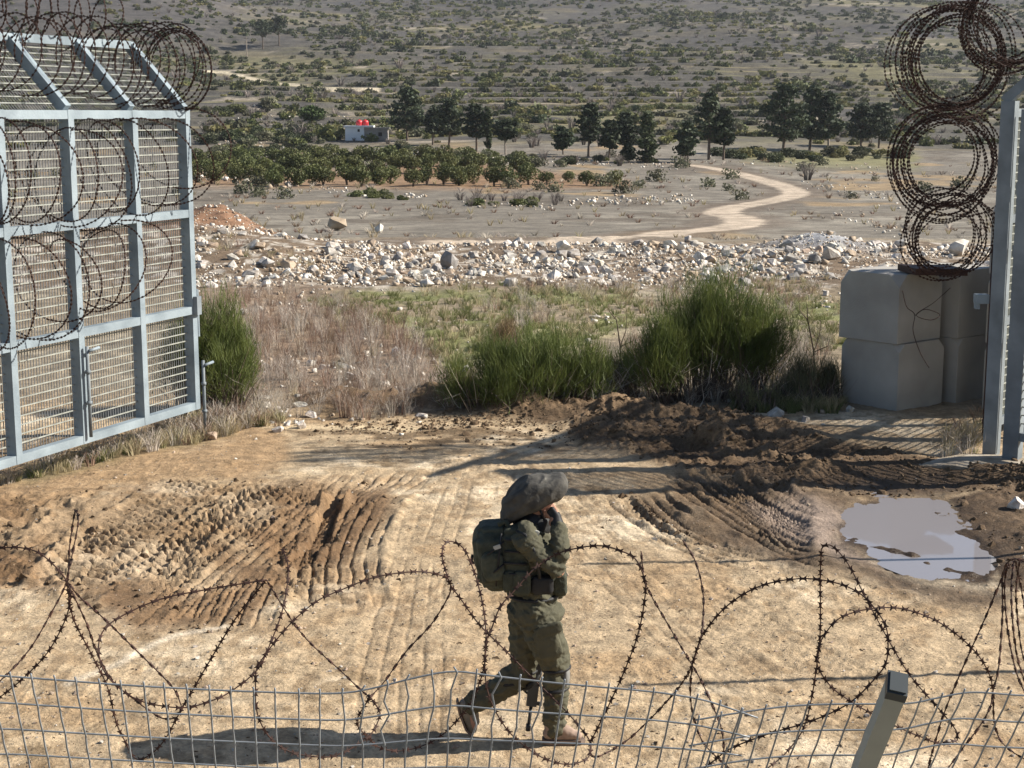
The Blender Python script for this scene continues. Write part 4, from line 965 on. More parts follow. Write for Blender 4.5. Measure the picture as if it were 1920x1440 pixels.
M_broom_dry = pm('broom_dry', (.30, .22, .12), (.17, .12, .065), 5., .8, trans=.15)
M_drygrey = pm('dry_twigs', (.56, .50, .43), (.34, .295, .245), 2., .9, objrand=.3, trans=.1)
M_drybrown = pm('dry_brown', (.33, .235, .165), (.19, .125, .085), 2., .9, objrand=.3, trans=.1)
M_straw = pm('straw', (.48, .41, .26), (.32, .27, .16), 3., .85, objrand=.25, trans=.2)
M_grass = pm('short_grass', (.205, .22, .085), (.14, .155, .06), 3., .8, objrand=.3, trans=.3)
M_leafd = pm('dark_leaves', (.078, .092, .042), (.040, .052, .024), 1.2, .7, objrand=.3, trans=.15)
M_leafo = pm('olive_leaves', (.15, .16, .055), (.075, .09, .032), .8, .65, objrand=.25, trans=.15)
M_leafg = pm('grey_leaves', (.155, .155, .092), (.088, .09, .056), 1., .8, objrand=.35, trans=.15)
M_leafy = pm('yellow_green_leaves', (.24, .225, .09), (.14, .14, .055), 1., .8, objrand=.3, trans=.2)
M_bare = pm('bare_scrub', (.27, .235, .205), (.17, .145, .13), 1., .9, objrand=.25)
M_needle = pm('pine_needles', (.052, .068, .034), (.022, .034, .018), .6, .7, objrand=.25, trans=.1)
M_needle2 = pm('bright_pine_needles', (.085, .125, .04), (.04, .065, .02), .6, .7, trans=.12)
M_bark = pm('bark', (.16, .12, .09), (.09, .065, .05), 6., .95)
M_barkp = pm('pale_bark', (.36, .31, .26), (.22, .18, .15), 4., .95)

def rnd_poly(poly, n, seed, zf=None):
    rg_ = np.random.default_rng(seed); P = np.array(poly); out = []
    while len(out) < n:
        u = rg_.uniform(P[:, 0].min(), P[:, 0].max(), n); v = rg_.uniform(P[:, 1].min(), P[:, 1].max(), n)
        k = sdpoly(u, v, poly) > 0; out += list(zip(u[k], v[k]))
    q = np.array([tuple(at_z(*p)) for p in out[:n]]); q[:, 2] = H0(q[:, 0], q[:, 1]); return q
TW = [tuft('twigs', 26, .8, .42, .011, M_drygrey, 1, 3), tuft('twigs', 22, .9, .36, .011, M_drybrown, 2, 3), tuft('twigs', 30, .6, .45, .010, M_drygrey, 3, 3), tuft('twigs', 26, .7, .4, .010, M_drybrown, 4, 3), tuft('twigs', 30, .55, .35, .010, M_straw, 5, 1)]
r5 = np.random.default_rng(5)
P = rnd_poly([(385, 560), (450, 520), (620, 560), (790, 640), (850, 720), (850, 778), (640, 792), (470, 780), (400, 740)], 640, 6)
scatter('dry_brush', 'thicket of dry grey and brown twigs between the gate and the green broom bushes', P, r5.uniform(.28, .66, len(P)) * (.7 + .5 * vn(P[:, 0] / 1.2, P[:, 1] / 1.2, 5)), TW, np.where(r5.uniform(0, 1, len(P)) < .75, np.where(P[:, 1] > 25.5, r5.choice([1, 3, 0], len(P)), r5.choice([0, 2, 2, 1], len(P))), r5.choice(5, len(P))), 'dry brush')
P = np.concatenate([rnd_poly([(1080, 690), (1180, 640), (1260, 700), (1400, 660), (1560, 650), (1570, 750), (1380, 765), (1150, 755), (1060, 735)], 330, 7), rnd_poly([(930, 700), (1010, 690), (1060, 750), (940, 765)], 50, 8), rnd_poly([(870, 560), (990, 560), (1060, 600), (960, 640)], 26, 9)])
scatter('dry_undergrowth', 'dry twigs and withered grass around the feet of the broom bushes', P, r5.uniform(.25, .62, len(P)), TW, r5.choice(5, len(P), p=[.3, .14, .24, .12, .2]), 'dry brush')
GT = [tuft('grass', 26, .16, .14, .010, M_grass, 11), tuft('grass', 22, .12, .18, .010, M_grass, 12), tuft('grass', 24, .22, .16, .009, M_straw, 13), tuft('grass', 20, .18, .2, .009, M_straw, 14)]
P = np.concatenate([rnd_poly(GREEN1, 900, 15), rnd_poly(GREEN2, 220, 16), rnd_poly(GREEN3, 220, 17)])
scatter('short_grass', 'thin short green grass on the waste ground before the rubble bank', P, r5.uniform(.6, 1.3, len(P)), GT, r5.choice(4, len(P), p=[.42, .36, .1, .12]), 'grass')
P = np.concatenate([rnd_poly([(-40, 925), (30, 890), (170, 845), (380, 785), (500, 800), (420, 822), (200, 866), (40, 905)], 260, 18), rnd_poly([(400, 770), (540, 780), (520, 805), (400, 800)], 60, 19), rnd_poly([(1770, 800), (1850, 790), (1850, 855), (1770, 865)], 40, 20), rnd_poly([(370, 500), (600, 520), (1500, 600), (1560, 520), (1200, 530), (700, 530), (400, 480)], 500, 21)])
scatter('dead_grass', 'dead straw coloured grass along the foot of the gate and over the waste ground', P, r5.uniform(.5, 1.2, len(P)), GT + [tuft('twigs', 24, .28, .25, .010, M_drygrey, 25, 2), tuft('twigs', 24, .25, .25, .010, M_drybrown, 26, 2)], r5.choice(6, len(P), p=[.12, .12, .28, .24, .14, .10]), 'grass')

def broom(c, lobes, n, label, seed, mat=M_broom, name='broom_bush', dry=True):
    """lobes: (dx, dy, rx, ry, h) ragged domes; green twigs arch out of the whole crown, dead stems below"""
    rg_ = np.random.default_rng(seed); root = empty(name, c, label, 'shrub'); A0_, A1_, A2_, D0, D1, D2 = [], [], [], [], [], []
    sub_ = []
    for (dx, dy, rx, ry, h) in lobes:
        for q in range(5):
            a = rg_.uniform(0, 6.28); k = rg_.uniform(.1, .75); s_ = rg_.uniform(.55, .85)
            sub_.append((dx + math.cos(a) * rx * k, dy + math.sin(a) * ry * k, rx * s_, ry * s_, h * (1.03 - .5 * k * k) * rg_.uniform(.8, 1.03)))
    m = int(n * len(lobes) / len(sub_) * 1.35)
    for (dx, dy, rx, ry, h) in sub_:
        mm = int(m * (.6 + .5 * rx * h)); a = rg_.uniform(0, 6.28, mm); ct = rg_.uniform(-.05, 1, mm) ** .8 if False else np.abs(rg_.uniform(0, 1, mm)) ** .75; st = np.sqrt(1 - ct * ct); rad = rg_.beta(5, 1.3, mm) * (1 + .10 * np.sin(3 * a + dx * 9) + .08 * np.sin(5 * a + 4))
        N_o = np.stack([np.cos(a) * st, np.sin(a) * st, ct], 1); E = np.array([dx, dy, h * .30]) + N_o * np.array([rx, ry, h * .70]) * rad[:, None]
        gap = vn(E[:, 0] * 4 + 50, E[:, 2] * 4 + E[:, 1] * 3 + 50, seed) > .14; E, N_o = E[gap], N_o[gap]; mm = len(E)
        L = rg_.uniform(.12, .32, mm)[:, None]; d = N_o * .75 + np.array([0, 0, .45]) + rg_.normal(size=(mm, 3)) * .30; d /= np.linalg.norm(d, axis=1)[:, None]
        S0 = E - d * L; S0[:, 2] = np.maximum(S0[:, 2], .02); A0_.append(S0); A2_.append(E); A1_.append((S0 + E) / 2 + N_o * L * -.12 + rg_.normal(size=(mm, 3)) * .025 + np.array([0, 0, -.02]))
        b = 26; a = rg_.uniform(0, 6.28, b); rr = rg_.uniform(.1, .9, b); F0 = np.stack([dx * .75 + rg_.normal(size=b) * .12, dy * .75 + rg_.normal(size=b) * .12, 0 * a - .03], 1)
        F2 = np.stack([dx + np.cos(a) * rr * rx, dy + np.sin(a) * rr * ry, h * rg_.uniform(.3, .75, b)], 1); D0.append(F0); D2.append(F2); D1.append((F0 + F2) / 2 + np.array([0, 0, .12]) + rg_.normal(size=(b, 3)) * .06)
    P0, P1, P2 = map(np.concatenate, (A0_, A1_, A2_)); V, F = strips(P0, P1, P2, rg_.uniform(.006, .012, len(P0)), seed, 3); obj('stems', mesh_np('stems', V + np.array(c), F, mat), root)
    P0, P1, P2 = map(np.concatenate, (D0, D1, D2)); V, F = strips(P0, P1, P2, np.full(len(P0), .022), seed + 1, 3); obj('woody_base', mesh_np('woody_base', V + np.array(c), F, M_bark), root)
    if dry:
        w = max(l[2] for l in lobes); b = int(500 * w); lb = np.array([lobes[k][:5] for k in rg_.integers(0, len(lobes), b)]); a = rg_.uniform(0, 6.28, b); rr = rg_.uniform(.5, 1.05, b)
        S0 = np.stack([lb[:, 0] + np.cos(a) * rr * lb[:, 2], lb[:, 1] + np.sin(a) * rr * lb[:, 3], rg_.uniform(0, .3, b) * lb[:, 4]], 1); d = np.stack([np.cos(a) * .6, np.sin(a) * .6, np.full(b, .5)], 1) + rg_.normal(size=(b, 3)) * .45
        E = S0 + d * rg_.uniform(.12, .4, b)[:, None]; E[:, 2] = np.maximum(E[:, 2], .02); V, F = strips(S0, (S0 + E) / 2 + rg_.normal(size=(b, 3)) * .03, E, np.full(b, .010), seed + 2, 3); obj('dead_twigs', mesh_np('dead_twigs', V + np.array(c), F, M_drygrey), root)
    return root
def gz(u, v): p = at_z(u, v); p.z = Hs(p.x, p.y); return p
c = gz(1330, 752); broom(c, [(.0, .25, 1.05, .8, 2.1), (-.62, .1, .7, .6, 1.75), (.66, .15, .7, .6, 1.7)], 5200, 'tall rounded green broom bush, the biggest, left of the concrete blocks', 31)
c = gz(985, 768); broom(c, [(.25, .2, .95, .6, 1.5), (-.6, .0, .7, .5, 1.25), (.8, .25, .6, .4, 1.3)], 4600, 'wide low green broom bush behind the muddy ridge', 32)
c = gz(404, 772); broom(c, [(.0, .1, .72, .6, 2.0), (.28, .0, .55, .5, 1.65), (-.3, 0, .5, .4, 1.7)], 3400, 'upright green broom bush partly hidden behind the end of the left gate', 33)
c = gz(1225, 722); broom(c, [(0, 0, .38, .3, .5)], 700, 'small yellow green broom tuft between the two big bushes', 34, pm('young_broom', (.27, .29, .08), (.17, .20, .055), 4., .6, trans=.3), dry=False)
c = gz(1180, 745); broom(c, [(0, .2, .4, .3, 1.0), (-.25, .3, .3, .3, .8)], 900, 'thin dark green broom filling the gap between the two big bushes', 37)
c = gz(1395, 768); broom(c, [(0, 0, .28, .25, .5), (.35, .1, .28, .2, .4)], 500, 'pale green young broom at the foot of the tallest broom bush', 35, pm('pale_broom', (.28, .27, .13), (.17, .17, .085), 4., .6, trans=.3), dry=False)
c = gz(1520, 758); broom(c, [(0, .15, .42, .4, .95), (-.35, 0, .35, .3, .7), (.3, .1, .3, .3, .8)], 1100, 'straggly grey green brush against the left side of the concrete blocks', 38, pm('straggly_broom', (.22, .21, .12), (.10, .11, .06), 3., .7, trans=.2))
c = gz(950, 655); broom(c, [(0, 0, .42, .4, .7)], 1300, 'rusty brown withered broom tuft behind the low green bush', 36, M_broom_dry, dry=False)
# bare saplings by the blocks
for (pts, lab) in (([(1528, 722), (1526, 660), (1515, 600), (1513, 570)], 'thin bare forked sapling standing left of the concrete blocks'),
                   ([(1165, 715), (1163, 650), (1156, 600)], 'thin dark bare stalk between the two green broom bushes')):
    b = gz(*pts[0]); t_ = empty('bare_sapling', b, lab, 'sapling'); P = [Vector((at_y(u, v, b.y).x, b.y, at_y(u, v, b.y).z)) for u, v in pts]
    mb = MB(); mb.tube(P, [.016, .013, .009, .005][:len(P)], 5); mb.build('stem', M_bark, t_)
    for (i, dx, dz, dy) in ((1, .1, .5, .05), (1, .22, .22, -.1), (2, -.12, .25, .1)):
        if i < len(P) - 1 or 1:
            mb = MB(); mb.tube([P[min(i, len(P) - 1)], P[min(i, len(P) - 1)] + Vector((dx * .9, dy, dz * .5)), P[min(i, len(P) - 1)] + Vector((dx, dy, dz))], [.009, .007, .003], 5); mb.build('branch', M_bark, t_)

# ---------------------------------------------------------------- trees of the valley
def place(u, vb, vt, w):
    b = hit(u, vb); k = b.y / FPX; return b, (vb - vt) * k, w * k
def pine(u, vb, vt, w, style, label, seed, group=None, needle=M_needle, bark=M_bark, lean=0.):
    b, h, wd = place(u, vb, vt, w); rg_ = np.random.default_rng(seed); root = empty('cypress_tree' if style == 'cypress' else 'pine_tree', b, label, 'tree', group)
    mb = MB(); P = [b + Vector((lean * h * t + .01 * h * math.sin(5 * t + seed), 0, h * t - .2 * (t == 0))) for t in np.linspace(0, .93, 7)]
    mb.tube(P, [h * .022 * (1 - .85 * t) + .03 for t in np.linspace(0, 1, 7)], 7)
    C = []; nb = {'cone': 46, 'broad': 54, 'umbrella': 40, 'flat': 34, 'cypress': 30, 'open': 36}[style]
    t0 = {'cone': .16, 'broad': .24, 'umbrella': .52, 'flat': .45, 'cypress': .06, 'open': .32}[style]
    def prof(t):
        if style == 'cone': return (1 - t) ** .75 * (.85 + .15 * math.sin(t * 40)) + .05
        if style == 'broad': return max(.12, math.sin(math.pi * min(1, t * .8 + .22)) ** .7)
        if style == 'umbrella': return math.sin(math.pi * min(1, t * .62 + .38)) ** .6
        if style == 'flat': return .55 + .5 * math.sin(math.pi * t * .8)
        if style == 'cypress': return max(.15, math.sin(math.pi * (t * .85 + .13)) ** .5)
        return max(.15, math.sin(math.pi * min(1, t * .75 + .2)) ** .9)
    for i in range(nb):
        t = (i + rg_.uniform()) / nb; z = t0 + (1 - t0) * t * .97; a = rg_.uniform(0, 6.28) if style != 'open' else i * 2.4 + rg_.normal() * .4
        r = wd / 2 * prof(t) * rg_.uniform(.6, 1.12); e = np.array([math.cos(a) * r, math.sin(a) * r, h * z + (h * .05 * rg_.uniform(-.6, .8) if style != 'cypress' else .1 * h)])
        s = np.array([0, 0, h * (z - (.05 if style != 'umbrella' else .16))]) + np.array([lean * h * z, 0, 0]); e[0] += lean * h * z
        if style != 'cypress': mb.tube([b + Vector(s), b + Vector((s + e) / 2 - np.array([0, 0, .02 * h])), b + Vector(e)], [.05 + h * .004, .04, .02], 4, False)
        n = int((46 if style != 'cone' else 40)); f = rg_.beta(2.2, 1.1, n)[:, None]
        C.append(s + (e - s) * f + rg_.normal(size=(n, 3)) * np.array([.13, .13, .05]) * max(wd * .5, 1.) * (.5 if style == 'cypress' else 1) + np.array([0, 0, .01 * h]))
    mb.build('trunk', bark, root)
    C = np.concatenate(C) + np.array(b); C[:, 2] = np.minimum(C[:, 2], b.z + h * 1.0)
    V, F = leaves(C, .26 + .008 * h, seed, .5, .35); obj('crown', mesh_np('crown', V, F, needle), root); return root
PINES = [
    (764, 264, 168, 82, 'broad', 'broadest dark pine just right of the white hut', M_needle, M_bark),
    (812, 272, 205, 44, 'open', 'dark pine between the broadest pine and the tall narrow pair', M_needle, M_bark),
    (842, 280, 188, 58, 'open', 'tall dark pine third from the hut, trunk bare low down', M_needle, M_bark),
    (893, 284, 196, 54, 'open', 'dark pine immediately left of the slim cypress', M_needle, M_bark),
    (915, 284, 206, 15, 'cypress', 'slim columnar cypress in the pine row right of the hut', M_leafd, M_bark),
    (947, 290, 226, 52, 'flat', 'flat topped pine with a pale trunk right of the slim cypress', M_needle, M_barkp),
    (1056, 290, 240, 40, 'broad', 'small bushy pine at the left of the middle pine row', M_needle, M_bark),
    (1104, 294, 196, 54, 'open', 'tall open pine in the middle pine row, left of the pale trunk pair', M_needle, M_bark),
    (1142, 300, 228, 40, 'open', 'thin half bare pine behind the middle pine row', M_needle, M_bark),
    (1173, 296, 214, 44, 'open', 'slender pine left of the tall pointed conifer', M_needle, M_bark),
    (1179, 306, 272, 26, 'broad', 'low dark young pine at the foot of the slender pine', M_needle, M_bark),
    (1213, 306, 212, 48, 'cone', 'pointed cone shaped conifer in the middle pine row', M_leafd, M_bark),
    (1290, 306, 230, 50, 'broad', 'round pine with a whitewashed trunk by the valley track', M_needle, M_barkp),
    (1330, 300, 176, 50, 'open', 'tall slim pine beside the bend of the valley track', M_needle, M_bark),
    (1357, 300, 206, 44, 'open', 'shorter slim pine right of the tall slim one at the track', M_needle, M_bark),
    (1468, 292, 160, 92, 'broad', 'largest dark pine at the left of the right hand clump', M_needle, M_bark),
    (1517, 282, 164, 72, 'broad', 'tall dark pine second from left in the right hand clump', M_needle, M_bark),
    (1552, 284, 176, 62, 'broad', 'tall pine with a pale trunk in the right hand clump', M_needle, M_barkp),
    (1614, 278, 196, 68, 'broad', 'spreading pine left of the last one in the right hand clump', M_needle, M_bark),
    (1648, 278, 194, 60, 'broad', 'last pine at the right end of the right hand clump', M_needle, M_bark),
    (585, 244, 200, 56, 'umbrella', 'bright green umbrella pine left of the white hut', M_needle2, M_bark),
    (493, 94, 41, 44, 'umbrella', 'left of two umbrella pines high on the far hillside', M_needle, M_bark),
    (523, 88, 33, 38, 'umbrella', 'right of two umbrella pines high on the far hillside', M_needle, M_bark)]
for i, (u, vb, vt, w, st, lab, nd, bk) in enumerate(PINES): pine(u, vb, vt, w, st, lab, 500 + i, None, nd, bk, RNG.uniform(-.03, .03))
# olives
def cloud(n, rx, ry, rz, cz, seed, lump=5):
    rg_ = np.random.default_rng(seed); L = rg_.normal(size=(lump, 3)); L /= np.linalg.norm(L, axis=1)[:, None]; L *= np.array([rx, ry, rz]) * .48; L[:, 2] += cz
    k = rg_.integers(0, lump, n); d = rg_.normal(size=(n, 3)); d /= np.linalg.norm(d, axis=1)[:, None]; r = rg_.uniform(.55, 1, n)[:, None] ** .5
    return L[k] + d * r * np.array([rx, ry, rz]) * rg_.uniform(.5, .62)
def olive_proto(seed, mat):
    C = cloud(1500, 1.6, 1.6, 1.3, 1.45, seed, 8); V, F = leaves(C, .14, seed, .4); cm = mesh_np('crown', V, F, mat)
    mb = MB(); rg_ = random.Random(seed)
    for k in range(3):
        a = rg_.uniform(0, 6.28); mb.tube([(.05 * math.cos(a), .05 * math.sin(a), -.1), (.15 * math.cos(a), .15 * math.sin(a), .5), (.5 * math.cos(a), .5 * math.sin(a), 1.3)], [.13, .1, .05], 6)
    return cm, mb.mesh('trunk', M_bark)
OP = [olive_proto(60 + i, M_leafo) for i in range(5)]
def olive(p, s, label, group, i, wide=1.):
    r = empty('olive_tree', (0, 0, 0), label, 'tree', group); cm, tm = OP[i % 5]
    obj('crown', cm, r); obj('trunk', tm, r); r.location = p; r.scale = (s * wide, s * wide, s); r.rotation_euler = (0, 0, i * 1.7); return r
i = 0
ORD = ['first', 'second', 'third', 'fourth', 'fifth', 'sixth', 'seventh', 'eighth', 'ninth', 'tenth', 'eleventh', 'twelfth', 'thirteenth', 'fourteenth', 'fifteenth', 'sixteenth', 'seventeenth', 'eighteenth', 'nineteenth']
for (row, (a, b, n)) in zip(('back', 'middle', 'front', 'foremost short'), (((372, 318), (870, 310), 19), ((365, 334), (965, 326), 19), ((520, 349), (985, 347), 16), ((410, 345), (520, 350), 4))):
    for k in range(n):
        t = (k + RNG.uniform(-.25, .25)) / max(n - 1, 1); p = hit(a[0] + (b[0] - a[0]) * t, a[1] + (b[1] - a[1]) * t + RNG.uniform(-3, 3))
        olive(p, p.y / FPX * RNG.uniform(33, 41) / 2.75, '%s olive tree from the left in the %s row of the dense grove' % (ORD[k], row), 'olive trees of the dense grove', i); i += 1
for (u, v, hpx, lab) in ((1100, 348, 28, 'left of two round olive trees standing alone right of the grove'), (1153, 347, 30, 'right of two round olive trees standing alone right of the grove'), (1066, 342, 22, 'small thin olive tree between the grove and the two round ones'), (1025, 346, 26, 'lone olive tree just past the right end of the grove')):
    p = hit(u, v); olive(p, p.y / FPX * hpx / 2.85, lab, None, i, 1.1); i += 1
# shrubs
def shrub_mesh(mat, seed, n=800, s=.095): V, F = leaves(cloud(n, .95, .95, .52, .34, seed, 7), s, seed, .4); return mesh_np('shrub', V, F, mat)
SHM = {'dark': [shrub_mesh(M_leafd, 80 + i) for i in range(3)], 'olive': [shrub_mesh(M_leafo, 84 + i) for i in range(3)], 'grey': [shrub_mesh(M_leafg, 88 + i) for i in range(3)], 'yellow': [shrub_mesh(M_leafy, 92 + i) for i in range(2)],
       'bare': [tuft('bare_shrub', 60, 1.1, .75, .045, M_bare, 96, 3), tuft('bare_shrub', 60, .9, .8, .045, M_bare, 97, 3)]}
def shrub(p, s, kind, label, group):
    o = obj('shrub', random.choice(SHM[kind])); o.location = p; o.scale = (s, s, s * random.uniform(.8, 1.1)); o.rotation_euler = (0, 0, random.uniform(0, 6.28)); tag(o, label, 'shrub', group)
SG = {'dark': ('dark green bush on the slopes around the hut and pine rows', 'dark green bushes of the valley'), 'olive': ('olive green rounded bush by the stone rows of the valley', 'olive green bushes of the valley'),
      'grey': ('grey green bush among the dry slopes of the valley', 'grey green bushes of the valley'), 'bare': ('leafless grey bush in the dry valley', 'leafless bushes of the valley'), 'yellow': ('yellowish green bush by the pine rows', 'yellowish bushes of the valley')}
LM = [(688, 255, 'the white hut'), (764, 262, 'the broadest pine'), (842, 280, 'the tall bare trunk pine'), (915, 284, 'the slim cypress'), (947, 288, 'the flat topped pine'), (1056, 288, 'the small bushy pine'), (1104, 292, 'the tall open pine'),
      (1173, 296, 'the slender pine'), (1213, 304, 'the cone shaped conifer'), (1290, 304, 'the whitewashed trunk pine'), (1330, 298, 'the tall track pine'), (1468, 290, 'the largest pine'), (1552, 284, 'the pale trunk pine'), (1648, 278, 'the rightmost pine'),
      (585, 244, 'the bright umbrella pine'), (420, 320, 'the left end of the grove'), (640, 345, 'the middle of the grove'), (960, 345, 'the right end of the grove'), (1126, 347, 'the two lone olives'), (1440, 340, 'the bend of the valley track')]
def band(poly, n, kinds, hpx, seed):
    rg_ = np.random.default_rng(seed); P = np.array(poly); c = 0
    while c < n:
        u = rg_.uniform(P[:, 0].min(), P[:, 0].max()); v = rg_.uniform(P[:, 1].min(), P[:, 1].max())
        if abs(u - 690) < 55 and v < 290: continue
        if sdpoly(np.array([u]), np.array([v]), poly)[0] < 0: continue
        p = hit(u, v); k = rg_.choice(kinds); sp = rg_.uniform(*hpx)
        near_ = min(LM, key=lambda l: (l[0] - u) ** 2 + (1.6 * (l[1] - v)) ** 2); du, dv = u - near_[0], v - near_[1]
        where = ('just %s' if math.hypot(du, dv) < 45 else 'well %s') % ('left of' if du < -abs(dv) else 'right of' if du > abs(dv) else 'below' if dv > 0 else 'above')
        shrub(p, p.y / FPX * sp / 1.25, k, '%s %s %s %s' % ('larger' if sp > (hpx[0] + hpx[1]) / 2 else 'small', {'dark': 'dark green bush', 'olive': 'olive green bush', 'grey': 'grey green bush', 'bare': 'leafless bush', 'yellow': 'yellowish bush'}[k], where, near_[2]), SG[k][1]); c += 1
band([(380, 240), (760, 255), (760, 300), (560, 292), (380, 300)], 52, ['dark', 'dark', 'olive', 'grey', 'grey'], (16, 32), 1)
band([(380, 205), (700, 215), (1000, 215), (1000, 240), (640, 238), (380, 236)], 30, ['dark', 'grey', 'bare', 'olive'], (14, 26), 2)
band([(760, 282), (1000, 292), (1300, 305), (1300, 318), (1000, 316), (760, 300)], 42, ['dark', 'grey', 'bare', 'olive', 'bare'], (12, 26), 3)
band([(1300, 290), (1720, 285), (1720, 300), (1450, 305)], 40, ['dark', 'dark', 'yellow', 'grey'], (14, 30), 4)
band([(950, 240), (1720, 235), (1720, 262), (950, 280)], 78, ['bare', 'grey', 'dark', 'bare', 'yellow'], (14, 28), 5)
band([(640, 358), (780, 366), (780, 380), (640, 372)], 8, ['olive'], (16, 24), 6)
band([(860, 372), (1080, 376), (1080, 388), (860, 388)], 22, ['bare', 'bare', 'olive'], (16, 30), 7)
shrub(hit(1514, 338), 1.9, 'bare', 'lone leafless grey bush right of the valley track bend', None)
# hillside scrub: far too many to count
N_ = 46000; r6 = np.random.default_rng(66)
_yt = np.linspace(285, 1200, 400); _vt = proj(0 * _yt, _yt, profile(_yt))[1]; yy = np.interp(r6.uniform(_vt[-1], _vt[0], N_), _vt[::-1], _yt[::-1]); xx = r6.uniform(-.40, .40, N_) * (yy + 10); zz = H0(xx, yy)
q_ = zz / 1.9 + .5 * fbm(xx / 45, yy / 60, 21, 3); fr_ = q_ - np.floor(q_)
den = .06 + .42 * sstep(-.15, .35, fbm(xx / 35, yy / 45, 131, 3)) + 1.9 * ((fr_ < .16) | (fr_ > .94)) * sstep(-.4, .1, fbm(xx / 28, yy / 40, 134, 2)) - .3 * (fbm(xx / 18, yy / 16, 132, 2) > .2)
den *= 1 - .75 * np.clip(np.exp(-(((xx + 260) / 120) ** 2 + ((yy - 830) / 190) ** 2)) * 1.6, 0, 1)
for (u_, v_) in ((493, 92), (523, 86)):
    c_ = hit(u_, v_); den *= sstep(8, 16, np.hypot(xx - c_.x, (yy - c_.y) * .35))
pd_ = polydist(xx, yy, _path)[0]; den *= sstep(2.5, 4, pd_)
den *= np.clip((yy / 760) ** 1.7, .16, 1.3) * 1.25
k_ = r6.uniform(0, 1, N_) < den; P = np.stack([xx, yy, zz - .05], 1)[k_]; fr_ = fr_[k_]
kk_ = r6.choice(6, len(P), p=[.14, .2, .32, .12, .16, .06]); nz_ = fbm(P[:, 0] / 60, P[:, 1] / 60, 133, 2)
kk_ = np.where((nz_ > .12) & (kk_ == 2), 3, kk_); nr_ = (P[:, 1] < 480) & (r6.uniform(0, 1, len(P)) < .75); kk_ = np.where(nr_ & ((kk_ == 0) | (kk_ == 5)), r6.choice([2, 3, 4, 1], len(P)), kk_)
HS = [shrub_mesh(M_leafd, 140, 130, .24), shrub_mesh(M_leafo, 141, 130, .24), shrub_mesh(M_leafg, 142, 130, .24), shrub_mesh(M_leafy, 143, 130, .24), tuft('bare_scrub', 40, 1., .8, .09, M_bare, 144, 2), shrub_mesh(M_leafd, 145, 130, .24)]
kk_ = np.where((fbm(P[:, 0] / 120, P[:, 1] / 130, 135, 2) > .12) & (P[:, 1] > 650) & (r6.uniform(0, 1, len(P)) < .6), 0, kk_)
sz_ = r6.uniform(.55, 1.5, len(P)) * np.where(r6.uniform(0, 1, len(P)) > .94, 1.8, 1) * (1 + P[:, 1] / 1600)
scatter('hillside_scrub', 'scrub covering the terraced hillside in broken rows', P, sz_, HS, kk_, 'scrub')
# low growth of the valley fields
P = []
for k in range(1100):
    u, v = r6.uniform(370, 1870), 300 + 145 * r6.uniform() ** 1.2
    d = raydir(u, v); P.append((u, v))
yy = r6.uniform(54, 240, 2600) ; xx = r6.uniform(-.36, .36, 2600) * yy; zz = H0(xx, yy)
k_ = (fbm(xx / 8, yy / 14, 151, 3) + r6.uniform(-.4, .4, 2600) > .05) & (polydist(xx, yy, _road)[0] > 2.6); P = np.stack([xx, yy, zz], 1)[k_]
FT = [tuft('field_tuft', 36, .3, .4, .03, M_drygrey, 161), tuft('field_tuft', 36, .24, .35, .03, M_drybrown, 162), tuft('field_tuft', 30, .35, .3, .03, M_straw, 163), shrub_mesh(M_leafg, 164, 260, .10)]
scatter('field_weeds', 'dry weeds and low tufts dotted over the valley fields', P, r6.uniform(.5, 1.4, len(P)) * (.7 + P[:, 1] / 300), FT, np.where((P[:, 1] < 130), r6.choice(3, len(P)), r6.choice(4, len(P), p=[.4, .3, .2, .1])), 'weeds')
# pebbles and clods on the track
def near_z(P):
    x, y = P[:, 0], P[:, 1]; dz, mud, wet, rut, u, v = near_detail(x, y); return H0(x, y) + dz * sstep(7.4, 8.2, y) * sstep(24.0, 23.2, y), mud, wet
def ray_uniform(n, seed, v0, v1, u0=-40, u1=1960):
    rg_ = np.random.default_rng(seed); return np.array([tuple(at_z(rg_.uniform(u0, u1), rg_.uniform(v0, v1))) for _ in range(n)])
P = ray_uniform(6500, 171, 800, 1440); z, mud, wet = near_z(P); P[:, 2] = z; k_ = (wet < .8) & (np.random.default_rng(1).uniform(0, 1, len(P)) > mud * .6); P = P[k_]
PB = [rock_mesh(400 + i, m, 9) for i, m in enumerate((M_lime, M_tan, M_tan, M_clod))]
scatter('pebbles', 'pebbles and crumbs of earth scattered over the dirt track', P, .012 * (1 - r6.uniform(0, .985, len(P))) ** -.45, PB, r6.choice(4, len(P), p=[.22, .3, .18, .3]), 'pebbles')
P = np.concatenate([rnd_poly(MUD_R, 1500, 172), rnd_poly(MUD_RR, 260, 173), rnd_poly(MUD_L, 420, 174), rnd_poly([(760, 790), (1000, 755), (1400, 765), (1450, 850), (1050, 830)], 1300, 175), rnd_poly(STRIP, 120, 177), rnd_poly([(600, 795), (800, 780), (1000, 765), (1020, 800), (800, 815), (620, 812)], 500, 179), rnd_poly([(1170, 915), (1330, 1020), (1260, 1000), (1160, 925)], 70, 178)])
z, mud, wet = near_z(P); P[:, 2] = z; P = P[wet < .85]
CM = [rock_mesh(420 + i, M_clod, 11, .8) for i in range(4)]
scatter('mud_clods', 'clods of churned mud along the ridge and the wheel ruts', P, .03 * (1 - r6.uniform(0, .98, len(P))) ** -.42, CM, r6.choice(4, len(P)), 'clods')

